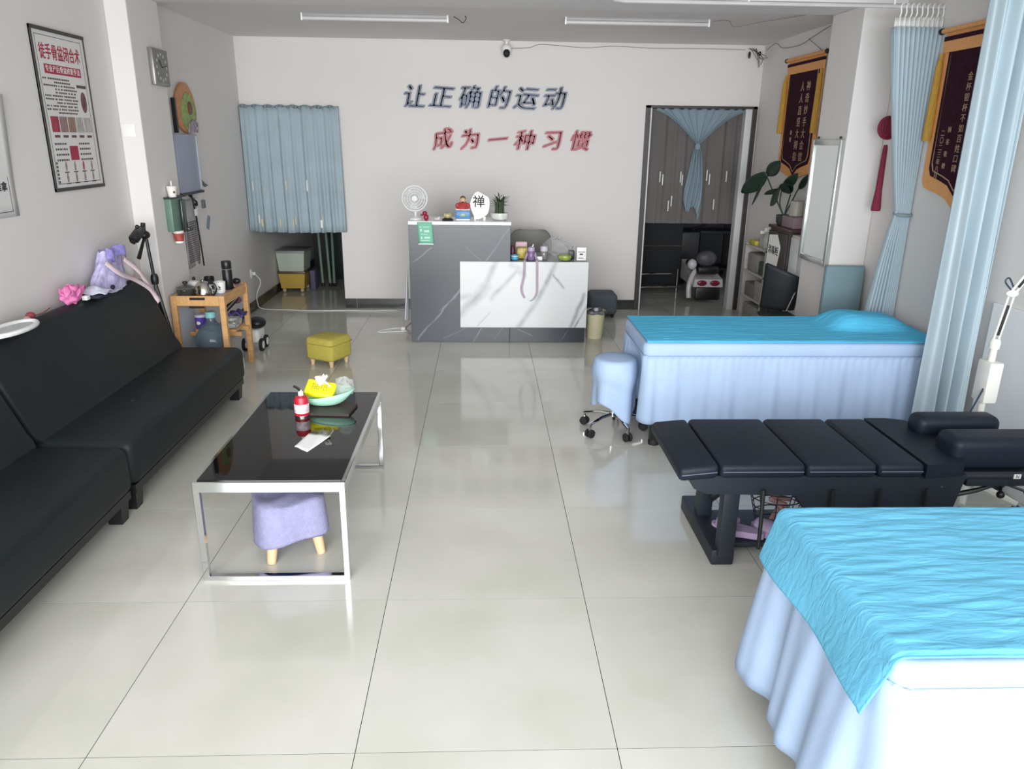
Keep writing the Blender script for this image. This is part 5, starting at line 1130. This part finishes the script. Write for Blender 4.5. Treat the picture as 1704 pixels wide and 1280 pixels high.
for xx in (1.165, 1.46, 1.66, 1.86):
    lv = G().tube([(xx, ya+.02, .40), (xx+.002, ya+.01, .24), (xx+.004, ya+.01, .13)], .009, 8).build('drop_lever', plastic_b, t)
    G().lathe([(.013, 0), (.013, .012)], (xx, ya+.038, .385), 12, axis=(0, -1, 0)).build('pivot', mat('dark_steel', '#5a5f68', .3, .8), lv)
for xx in (1.03, 1.93): G().lathe([(.005, 0), (.005, .004)], (xx, ya+.036, .405), 10, axis=(0, -1, 0)).build('bolt', chrome_m, t)
# headpiece with two long cushions
hp = Matrix.Translation((2.22, 3.06, .50))
G().box(2.04, 2.44, 2.90, 3.24, .40, .44, bev=.01).build('headpiece_plate', frame_b, t)
G().box(2.06, 2.45, 2.86, 2.90, .385, .43, bev=.008).build('headpiece_rail', frame_b, t)
def cushion(x0, x1, y0, y1, z0, z1): return G().box(x0, x1, y0, y1, z0, z1, bev=.038, seg=5).build('head_cushion', navy_v, t, smooth=60)
cushion(1.97, 2.36, 3.12, 3.24, .50, .60); cushion(1.98, 2.42, 2.86, 3.02, .455, .60)
G().tube([(2.03, 2.86, .44), (2.45, 2.86, .44)], .018, 10).build('front_tube', frame_b, t)
tg = G().box(2.245, 2.275, 2.838, 2.842, .432, .452).build('maker_plate', plastic_w, t)
text_geo('N', .02, (2.26, 2.8375, .442), X, Z, Vector((0, -1, 0)), .0008).build('mark', mat('black_ink'), tg, smooth=0)
G().lathe([(.035, -.02), (.04, 0), (.03, .02)], (2.26, 2.95, .375), 14, axis=(0, 1, 0)).build('clamp', frame_b, t)
for (xx, zz) in ((2.24, .335), (2.36, .345)):
    rod = G().tube([(2.27, 2.93, .37), (xx, 2.89, zz)], .006, 6).build('clamp_rod', plastic_b, t); G().ball((xx, 2.885, zz), .017, seg=12, rings=8).build('knob', plastic_b, rod)
G().tube([(2.06, 2.95, .30), (2.16, 2.93, .335), (2.27, 2.93, .37)], [.012, .011, .006], 8).build('release_lever', plastic_b, t)
# slippers and net basket
def slipper(label, x, y, a):
    t = thing('slipper', label, 'slipper', (x, y, .06), 'lilac slippers')
    lm = mat('lilac_rubber', '#b59fc0', .6, var=.06)
    def sole(n): return [(.045*math.cos(q)*(1 if math.sin(q) > 0 else .82), .12*math.sin(q)) for q in [2*math.pi*k/n for k in range(n)]]
    ca, sa = math.cos(R(a)), math.sin(R(a))
    G().prism(sole(24), (x, y, .06), Vector((ca, sa, 0)), Vector((-sa, ca, 0)), Z, .03).build('sole', lm, t, smooth=60)
    def upf(u, v):
        w = (u-.5)*math.pi; r = .046; yy = -.0+.095*v; k = 1-.35*v*v
        px, pz = r*k*math.sin(w), .09+.035*math.cos(w)*(1-.25*v); return (x+px*ca-yy*sa, y+px*sa+yy*ca, pz)
    G().grid(upf, 14, 8).build('strap', lm, t, solid=.008)
slipper('lilac slipper under the table, nearer the black post', 1.17, 3.06, 60); slipper('lilac slipper under the table, nearer the turquoise bed', 1.33, 3.02, 40)
t = thing('wire_basket', 'wire basket of pink leather straps on the table base', 'basket', (1.38, 3.16, .06))
wb = mat('dark_wire', '#4d4f55', .4, .6)
for k in range(5): G().tube([(1.38+(.09+.012*k)*math.cos(a*.314), 3.16+(.07+.010*k)*math.sin(a*.314), .065+.045*k) for a in range(20)], .003, 5, closed=True).build('hoop', wb, t)
for k in range(10):
    a = k*.628; G().tube([(1.38+.09*math.cos(a), 3.16+.07*math.sin(a), .065), (1.38+.138*math.cos(a), 3.16+.11*math.sin(a), .245)], .0025, 5).build('rib', wb, t)
for k in range(6):
    a = k*1.1; G().tube(arc_pts([(1.33+.02*k, 3.10+.02*(k % 3), .09+.02*k), (1.38+.04*math.sin(a), 3.14, .13+.015*k), (1.43-.01*k, 3.18-.02*(k % 2), .10+.02*k)]), .012, 6).build('leather_strap', mat('dusty_pink_leather', '#a9827c', .6, var=.25, scale=30), t)

# ------------------------------------------------------------------ magnifier lamp on a white stand
t = thing('stand_lamp', 'white floor standing examination lamp with jointed spring arm', 'lamp', (2.52, 3.52, 0))
lx, ly = 2.525, 3.52; cream = mat('cream_white_metal', '#dcdcd4', .4, var=.03)
G().tube([(lx, ly, .10), (lx, ly, .84)], .017, 12).build('pole', cream, t)
for k in range(5):
    a = R(20+72*k); e = (lx+.25*math.cos(a), ly+.25*math.sin(a)); ar = G().tube([(lx, ly, .10), (lx+.12*math.cos(a), ly+.12*math.sin(a), .085), (e[0], e[1], .06)], [.028, .022, .016], 8).build('base_leg', cream, t)
    G().ball((e[0], e[1], .028), .028, seg=12, rings=8).build('caster', rubber_m, ar)
bx_ = G().box(lx-.032, lx+.038, ly-.05, ly+.05, .545, .755, bev=.008).build('control_box', cream, t)
G().box(lx+.038, lx+.041, ly-.04, ly+.04, .56, .745).build('switch_panel', mat('grey_panel', '#4b4d4f', .5), bx_)
G().lathe([(.024, 0), (.026, .03), (.02, .05)], (lx, ly, .82), 14).build('joint', cream, t)
p0, p1, p2 = Vector((lx, ly, .86)), Vector((lx+.01, ly-.03, 1.10)), Vector((lx+.20, ly-.12, 1.52))
for s in (-.013, .013):
    G().tube([p0+X*s, p1+X*s], .006, 6).build('lower_arm', cream, t); G().tube([p1+X*s, p2+X*s], .006, 6).build('upper_arm', cream, t)
G().tube([p0+(p1-p0)*.12, p0+(p1-p0)*.75], .009, 8).build('spring', plastic_b, t); G().tube([p1+(p2-p1)*.08, p1+(p2-p1)*.45], .010, 8).build('spring', plastic_b, t)
G().ball(p1, .024, 1.3, .8, .8, 12, 8).build('elbow', cream, t)
G().tube(arc_pts([p1+Vector((.0, 0, .01)), p1+Vector((-.045, 0, .055)), p1+Vector((-.03, 0, .075)), p1+Vector((.0, 0, .03))]), .004, 6).build('cable_loop', mat('navy_cable', '#22364a', .5), t)
hdv = p2+Vector((-.02, -.16, -.02))
G().tube([p2, hdv], .008, 8).build('lamp_neck', cream, t)
G().lathe([(.06, -.02), (.10, -.02), (.105, 0), (.10, .02), (.06, .02), (.058, 0)], hdv+Vector((0, -.09, -.02)), 26).build('lamp_ring', cream, t)
G().tube(arc_pts([(lx-.03, ly-.03, .62), (lx-.08, ly-.05, .52), (lx-.13, ly-.06, .40), (lx-.16, ly-.05, .2), (lx-.14, ly+.02, .04)]), .005, 6).build('power_cable', mat('navy_cable'), t)

# ------------------------------------------------------------------ curtain rail and curtains
pale_b = cloth('pale_curtain', '#c6d7df', .22, var=.03, bump=.08)
rail = [(XR, 5.0), (.85, 5.0), (.77, 4.96), (.73, 4.88), (.73, 4.16), (.77, 4.06), (.85, 4.02), (XR, 4.02)]
t = thing('curtain_rail', 'white curtain rail bent round the far treatment bed below the ceiling', 'rail', (1.8, 4.5, 2.55))
G().tube([(a, b2, 2.575) for a, b2 in rail], .012, 8).build('track', mat('rail_grey_white', '#bdbbba', .5), t)
for (a, b2) in ((1.6, 5.0), (2.5, 5.0), (.73, 4.5), (1.6, 4.02), (2.5, 4.02)): G().tube([(a, b2, 2.58), (a, b2, ZC)], .006, 6).build('hanger', plastic_w, t)
t = thing('bed_curtain', 'pale blue curtain gathered and tied beside the red knot', 'curtain', (2.68, 5.0, .1))
def c1(u, v):      # v 1 = top
    z = .08+(2.46-.08)*v
    if z > 1.34: k = (z-1.34)/1.12; w = .045+(.155-.045)*k**.75; xc = 2.77+(2.665-2.77)*k
    else: k = (1.34-z)/1.26; w = .045+.12*k**.6; xc = 2.77-.035*k
    w = min(w, XR-.012-xc) if u > .5 else w
    f = math.sin(2*math.pi*10*u+.7*math.sin(4*v)); return (xc+(u-.5)*2*w+.006*math.cos(2*math.pi*10*u), 5.0+.032*f*(.45+w*4)+.02*(1-v)*math.sin(5*u), z)
G().grid(c1, 160, 40).build('cloth', pale_b, t, smooth=80, solid=.003)
G().grid(lambda u, v: (2.52+.295*u, 4.998+.018*math.sin(2*math.pi*10*u), 2.44+.075*v), 120, 3).build('heading_tape', plastic_w, t, solid=.004)
for k in range(9):
    x_ = 2.535+.033*k; G().tube(arc_pts([(x_, 5.0, 2.50), (x_+.012, 4.995, 2.535), (x_+.005, 4.99, 2.575), (x_+.02, 5.0, 2.592), (x_+.026, 5.005, 2.575)]), .0045, 6).build('hook', plastic_w, t)
G().tube([(2.77+.052*math.cos(a*.3142), 5.0+.048*math.sin(a*.3142), 1.335+.006*math.sin(a*.3142)) for a in range(20)], .011, 8, closed=True).build('tieback', mat('grey_tie', '#8f9ea3', .7), t)
t = thing('bed_curtain', 'long pale blue curtain hanging beside the examination lamp', 'curtain', (2.65, 4.02, .1))
ph = [rc.uniform(0, 6) for _ in range(5)]
def c2(u, v):
    z = .06+(2.55-.06)*v; xa = 2.515+.0*v; x = xa+(XR-.03-xa)*u
    f = .040*math.sin(2*math.pi*3.2*u+1.1+.5*math.sin(2.2*v))+.016*math.sin(2*math.pi*7.5*u+ph[1]+v)+.01*math.sin(2*math.pi*1.3*u+3*v)
    return (x+.012*math.sin(3*v+9*u), 4.04+f*(.8+.4*(1-v))-.02*(1-v), z)
G().grid(c2, 120, 30).build('cloth', pale_b, t, smooth=80, solid=.003)
for k in range(8):
    x_ = 2.53+.035*k; G().tube(arc_pts([(x_, 4.02, 2.54), (x_+.01, 4.02, 2.56), (x_+.005, 4.02, 2.59)]), .0045, 6).build('hook', plastic_w, t)

# ------------------------------------------------------------------ pennant banners on the right wall
maroon = mat('maroon_velvet', '#361c28', .95, var=.15, scale=30, bump=.2, spec=.1); gold = mat('orange_gold_fringe', '#eeaa6a', .8, var=.2, scale=60, stretch=(1, 8, .5), bump=.4, bscale=120); goldthread = mat('gold_thread', '#b59a7c', .5, .2, var=.1)
tassel_m = mat('yellow_silk', '#c89a3a', .6, var=.25, scale=50, stretch=(8, 8, .4), bump=.5, bscale=90)
def pennant(label, yn, yf, zt, zb, cols):
    """yn nearer the camera, yf deeper; seen from the room the text's right side is nearer the camera"""
    t = thing('pennant_banner', label, 'banner', (XR-.03, (yn+yf)/2, zb), 'thank-you pennant banners'); yc = (yn+yf)/2; hw = (yf-yn)/2
    O = Vector((XR-.012, yc, zb)); U, V, N = -Y, Z, -X; H = zt-zb
    def outline(m, low):   # pointed pennant foot
        w = hw-m; return [(-w, .17+low), (-w*.92, .125+low), (-w*.55, .10+low), (-w*.25, .075+low), (0, .02+low), (w*.25, .075+low), (w*.55, .10+low), (w*.92, .125+low), (w, .17+low), (w, H-m*.6), (-w, H-m*.6)]
    G().prism(outline(0, -.02), O, U, V, N, .006).build('fringe', gold, t, smooth=0)
    G().prism(outline(.065, .055), O+N*.006, U, V, N, .005).build('velvet', maroon, t, smooth=0)
    ol = [O+U*a+V*b2+N*.0125 for a, b2 in outline(.095, .085)]
    G().tube(ol, .004, 5, closed=True).build('inner_cord', goldthread, t)
    G().box(XR-.030, XR-.012, yn-.0, yf+.0, zt-.06, zt-.035).build('velvet_strip', maroon, t)
    G().box(XR-.028, XR-.012, yn, yf, zt-.125, zt-.06).build('gold_strip', gold, t)
    G().tube([(XR-.028, yn-.03, zt+.0), (XR-.028, yf+.03, zt+.0)], .014, 10).build('rod', gold, t)
    for yy in (yn-.04, yf+.04): G().ball((XR-.028, yy, zt), .020, seg=12, rings=8).build('finial', plastic_b, t)
    for yy in (yn+.012, yf-.012):
        ts = G().tube([(XR-.035, yy, zt-.13), (XR-.035, yy, zt-.17)], .012, 8).build('tassel_knot', tassel_m, t)
        G().lathe([(.014, 0), (.020, -.05), (.028, -.45), (.026, -.47)], (XR-.04, yy, zt-.165), 14).build('tassel', tassel_m, ts)
    for (uo, zs_, size, chars, step) in cols:
        for k, ch in enumerate(chars):
            text_geo(ch, size, O+U*uo+V*(zs_-zb-step*k)+N*.0112, U, V, N, .0012).build('character', goldthread, t, smooth=0)
    G().tube([(XR-.02, yc, zt+.14), (XR-.028, yn+.05, zt+.01)], .002, 5).build('cord', rubber_m, t)
pennant('maroon pennant banner with gold fringe behind the pillar mirror', 6.62, 7.40, 2.49, 1.42, [(.13, 2.24, .085, '神奇妙手大会馆', .098), (.00, 2.24, .085, '人人直竖大拇指', .098), (-.14, 1.86, .045, '敬赠', .06)])
pennant('maroon pennant banner with gold fringe between the two bed curtains', 4.17, 4.90, 2.43, 1.41, [(.07, 2.15, .05, '金奖银奖不如顾客夸奖', .057), (-.04, 2.15, .05, '金杯银杯不如百姓口碑', .057), (-.15, 1.86, .036, '顾客敬赠', .07), (-.215, 1.84, .042, '二〇二三年八月', .042)])
# red knot
t = thing('chinese_knot', 'round red knot with a long tassel beside the tied curtain', 'knot ornament', (2.745, 5.30, 1.3))
kr = mat('dark_red_cord', '#7d1f38', .75, var=.2, scale=40, bump=.5, bscale=80); kx, ky = 2.738, 5.30
G().tube([(kx, ky, 2.58), (kx, ky, 1.95)], .002, 5).build('hanging_cord', mat('clear_line', '#b9babb', .4), t)
G().lathe([(.01, -.016), (.06, -.014), (.078, 0), (.06, .014), (.01, .016)], (kx, ky, 1.88), 26, axis=(0, -1, 0)).build('disc', kr, t)
for k in range(3): G().tube([(kx+(.068-.02*k)*math.cos(a*.2618), ky-.014, 1.88+(.068-.02*k)*math.sin(a*.2618)) for a in range(24)], .006, 6, closed=True).build('cord_ring', kr, t)
G().lathe([(.012, 0), (.016, -.03), (.022, -.30), (.032, -.42), (.03, -.44)], (kx, ky, 1.77), 16).build('tassel', kr, t)
# mirror on the pillar side
t = thing('wall_mirror', 'tall mirror in a pale metal frame on the right pillar', 'mirror', (2.54, 5.76, .9)); mxx = 2.553
alu = mat('pale_aluminium', '#cdd0cd', .3, .6, var=.05)
G().box(mxx-.014, mxx-.010, 5.545, 5.975, .935, 1.765).build('glass', mat('mirror_glass', '#dfe6e6', .02, 1.0, var=.01), t, smooth=0)
for bxs in ((5.515, 5.55, .90, 1.80), (5.97, 6.005, .90, 1.80), (5.55, 5.97, .90, .94), (5.55, 5.97, 1.76, 1.80)):
    f_ = G().box(mxx-.028, mxx, *bxs, bev=.004).build('frame', alu, t)
for yy in (5.56, 5.93): G().ball((mxx-.015, yy, 1.815), .010, seg=8, rings=6).build('clip', plastic_b, t)
# teal board leaning by the pillar
t = thing('teal_board', 'grey teal upholstered board leaning in front of the right pillar', 'board', (2.64, 5.42, 0))
G().box(2.50, 2.79, 5.40, 5.455, .18, .925, bev=.018, seg=3).build('cushion', cloth('grey_teal_cloth', '#7c959c', .05), t, smooth=60)
G().box(2.52, 2.77, 5.458, 5.475, 0, .88, bev=.004).build('backing', wood_m, t)
for xx in (2.53, 2.73): G().box(xx, xx+.03, 5.40, 5.455, 0, .19).build('foot', wood_m, t)
# dark cabinet with a handwritten sign
t = thing('dark_wood_cabinet', 'dark brown cabinet with a handwritten white sign behind the pillar', 'cabinet', (2.72, 6.68, 0))
dw = mat('dark_brown_wood', '#3b3331', .5, var=.2, scale=8, stretch=(3, 3, .5)); cx0 = 2.62
G().box(cx0, XR-.016, 6.46, 6.90, 0, 1.045, bev=.004).build('carcass', dw, t)
G().box(cx0-.02, XR-.016, 6.43, 6.92, 1.045, 1.07, bev=.004).build('top', mat('purple_brown_top', '#4d3638', .4, var=.15), t)
for k in range(2): d_ = G().box(cx0-.016, cx0, 6.465+.217*k, 6.68+.217*k, .05, 1.02, bev=.003).build('door', dw, t); G().box(cx0-.028, cx0-.016, 6.655+.03*k, 6.665+.03*k, .30, .42).build('handle', steel_m, d_)
sg = G().prism([(-.14, -.135), (.12, -.15), (.165, .05), (.07, .15), (-.12, .13)], (cx0-.019, 6.74, .85), -Y, Z, -X, .002).build('sign_sheet', paper_m, t, smooth=0)
bold_text('消毒柜', .082, (cx0-.0215, 6.735, .85), -Y, Z, -X, .001, .0011).build('sign_lettering', mat('black_ink'), sg, smooth=0)
for k, (c, dz) in enumerate((('#7a3b44', .30), ('#9a93a8', .26))): G().box(cx0-.022, cx0-.018, 6.62-.10*k, 6.69-.10*k, .60-dz+.06, .68).build('ribbon', mat('ribbon_%d' % k, c, .7), t)
# pale locker in front of the cabinet
t = thing('white_locker', 'narrow cream white locker between dark cabinet and pillar mirror', 'locker', (2.72, 6.24, 0))
G().box(2.632, XR-.016, 6.06, 6.42, 0, 1.03, bev=.004).build('body', mat('cream_board', '#cfc9c0', .5, var=.03), t)
G().box(2.62, 2.632, 6.07, 6.235, .05, 1.01, bev=.002).build('door', mat('white_board_paint', '#cfd2d1', .5), t); G().box(2.62, 2.632, 6.25, 6.41, .05, 1.01, bev=.002).build('door', mat('white_board_paint'), t)
tag(G().box(2.64, 2.80, 6.46, 6.72, 1.072, 1.165, bev=.006).build('mauve_box', mat('dusty_mauve_board', '#8d7a80', .6, var=.1)), 'dusty mauve box on top of the dark cabinet', 'box')
tag(G().lathe([(.055, 0), (.058, .004), (.058, .125), (.05, .13)], (2.72, 6.62, 1.167), 20).build('white_tin', mat('warm_grey_tin', '#a9a49b', .4, var=.1)), 'pale grey tin standing on the mauve box', 'tin')
# leafy plant
t = thing('leafy_plant', 'dark green large leaved plant on the dark cabinet', 'plant', (2.70, 6.83, 1.072))
G().lathe([(.05, 0), (.065, .02), (.07, .085), (.062, .085), (.058, .02)], (2.70, 6.83, 1.072), 18).build('pot', mat('dark_pot', '#3a3d3c', .4), t)
lf_m = mat('dark_leaf', '#22352c', .35, var=.3, scale=12); pet_m = mat('leaf_stalk', '#2f4438', .5)
def bigleaf(base, tip, w, droop):
    base, tip = Vector(base), Vector(tip); d = tip-base; s = d.cross(Vector((.55, -.5, .67))).normalized()
    def fn(u, v):
        ww_ = w*math.sin(math.pi*min(1, v*.9+.08))**.8; p = base+d*v+s*(u-.5)*2*ww_; p.z += -droop*v*v-.25*ww_*abs(u-.5)*2+.0; return tuple(p)
    G().grid(fn, 7, 9).build('leaf', lf_m, t, smooth=80, solid=.002)
def stalk(pts): G().tube(arc_pts([(2.70, 6.83, 1.14)]+pts), .006, 6).build('stalk', pet_m, t)
stalk([(2.64, 6.93, 1.3), (2.60, 7.10, 1.48)]); bigleaf((2.60, 7.12, 1.51), (2.50, 7.46, 1.33), .075, .02); bigleaf((2.60, 7.10, 1.50), (2.62, 6.86, 1.64), .06, .02); bigleaf((2.60, 7.14, 1.47), (2.57, 7.33, 1.22), .028, .02)
stalk([(2.66, 6.86, 1.25), (2.645, 6.82, 1.37)]); bigleaf((2.64, 6.86, 1.39), (2.61, 6.96, 1.25), .065, .02); bigleaf((2.645, 6.85, 1.38), (2.66, 6.62, 1.44), .06, .01); bigleaf((2.645, 6.80, 1.40), (2.67, 6.56, 1.53), .045, 0); bigleaf((2.64, 6.88, 1.38), (2.58, 7.06, 1.34), .03, .02)
stalk([(2.70, 6.80, 1.22), (2.69, 6.72, 1.34)]); bigleaf((2.69, 6.72, 1.35), (2.64, 6.66, 1.43), .05, .02); stalk([(2.72, 6.78, 1.25), (2.74, 6.68, 1.40)]); bigleaf((2.74, 6.68, 1.40), (2.76, 6.55, 1.52), .035, .0)
# white wire shelf with odds and ends next to the doorway
t = thing('corner_shelf', 'narrow white shelf unit crammed beside the right doorway', 'shelf', (2.72, 7.25, 0))
swm = mat('dull_white_board', '#b9b5ae', .6, var=.05)
for zz in (.05, .30, .55, .80): G().box(2.62, XR-.016, 6.96, 7.52, zz, zz+.014).build('shelf_board', swm, t, smooth=0)
for (yy) in (6.96, 7.506): G().box(2.62, XR-.016, yy, yy+.014, 0, .82).build('side_panel', swm, t, smooth=0)
for k, (yy, h_, c, lab) in enumerate(((7.05, .17, '#b4b2ac', 'pale spray bottle nearest the dark cabinet on the corner shelf'), (7.17, .19, '#c4c2bc', 'middle pale spray bottle on the corner shelf'), (7.28, .15, '#a7a6a2', 'pale spray bottle nearest the doorway on the corner shelf'))):
    b_ = thing('spray_bottle', lab, 'bottle', (2.70, yy, .815), 'spray bottles on the corner shelf')
    G().lathe([(.032, 0), (.036, .01), (.036, h_*.55), (.014, h_*.75), (.012, h_*.8)], (2.70, yy, .815), 16).build('body', mat('bottle_pale_%d' % k, c, .3, var=.08, trans=.3), b_)
    G().box(2.665, 2.71, yy-.010, yy+.010, .815+h_*.8, .815+h_, bev=.004).build('trigger', plastic_w, b_)
tag(G().box(2.64, 2.74, 7.32, 7.49, .815, .86, bev=.006).build('yellow_book', mat('lime_yellow_cover', '#b7ad4a', .5, var=.2, scale=20)), 'lime yellow booklet lying on the corner shelf', 'booklet')
tag(G().box(2.64, 2.78, 7.00, 7.16, .565, .69, bev=.01).build('dark_toiletry_bag', mat('dark_olive_cloth', '#3d453d', .8, var=.2)), 'dark olive bag on the corner shelf', 'bag')
tag(G().box(2.635, 2.78, 7.19, 7.47, .565, .74, bev=.02).build('grey_towel_pile', mat('grey_towel', '#8b8680', .95, var=.15, bump=.5)), 'grey towels piled on the corner shelf', 'towels')
tag(G().box(2.635, 2.79, 6.99, 7.21, .315, .50, bev=.004).build('printed_carton', mat('grey_printed_carton', '#98938e', .6, var=.35, scale=18)), 'grey printed carton on the lower corner shelf', 'carton')
tag(G().box(2.635, 2.79, 7.24, 7.47, .315, .45, bev=.01).build('grey_basket', mat('grey_basket', '#77736e', .7, var=.2)), 'grey basket on the lower corner shelf', 'basket')
tag(G().box(2.635, 2.79, 7.0, 7.47, .065, .24, bev=.01).build('magazine_stack', mat('magazine_mix', '#8f8b86', .6, var=.35, scale=14, stretch=(1, 1, 6))), 'stack of magazines at the bottom of the corner shelf', 'magazines')
tag(G().box(2.66, 2.69, 7.5195, 7.63, .42, .80, bev=.01).build('red_folder', mat('brick_red_card', '#a04238', .6, var=.08)), 'brick red folder hanging beside the corner shelf', 'folder')
# black chair turned to the wall, dark bench
t = thing('black_chair', 'black curved back chair standing behind the far bed', 'chair', (2.36, 5.85, 0))
bk = mat('charcoal_plastic', '#1b2026', .6, var=.06)
def cbk(u, v):
    x = (u-.5)*2; w = .125+.012*v; return (2.475+w*x+.01*v, 6.085-.045*x+.05*x*x+.05*(1-v), .44+.33*v-.055*x*v)
G().grid(cbk, 16, 12).build('backrest', bk, t, solid=.022)
G().box(2.26, 2.52, 5.76, 6.05, .42, .45, bev=.012).build('seat', bk, t)
for (a, b2, c, d) in ((2.29, 5.79, 2.27, 5.77), (2.49, 5.79, 2.50, 5.77), (2.29, 6.02, 2.27, 6.05), (2.49, 6.02, 2.50, 6.06)): G().tube([(a, b2, .42), (c, d, 0)], .011, 8).build('leg', chrome_m, t)
G().tube([(2.50, 6.05, .43), (2.585, 6.10, .60), (2.595, 6.11, .69)], .008, 8).build('back_tube', steel_m, t)
t = thing('dark_bench', 'low black bench seen just above the far bed edge', 'bench', (1.98, 5.5, 0))
G().box(1.60, 2.12, 5.45, 5.75, .42, .47, bev=.015).build('seat', bk, t)
for (a, b2) in ((1.64, 5.49), (2.08, 5.49), (1.64, 5.71), (2.08, 5.71)): G().box(a-.015, a+.015, b2-.015, b2+.015, 0, .42).build('leg', plastic_b, t)
tag(G().box(2.40, 2.50, 5.48, 5.58, 0.0, .14, bev=.006).build('brown_carton', mat('dull_brown_carton', '#6a605c', .7, var=.1)), 'dull brown carton on the floor below the pillar mirror', 'carton')
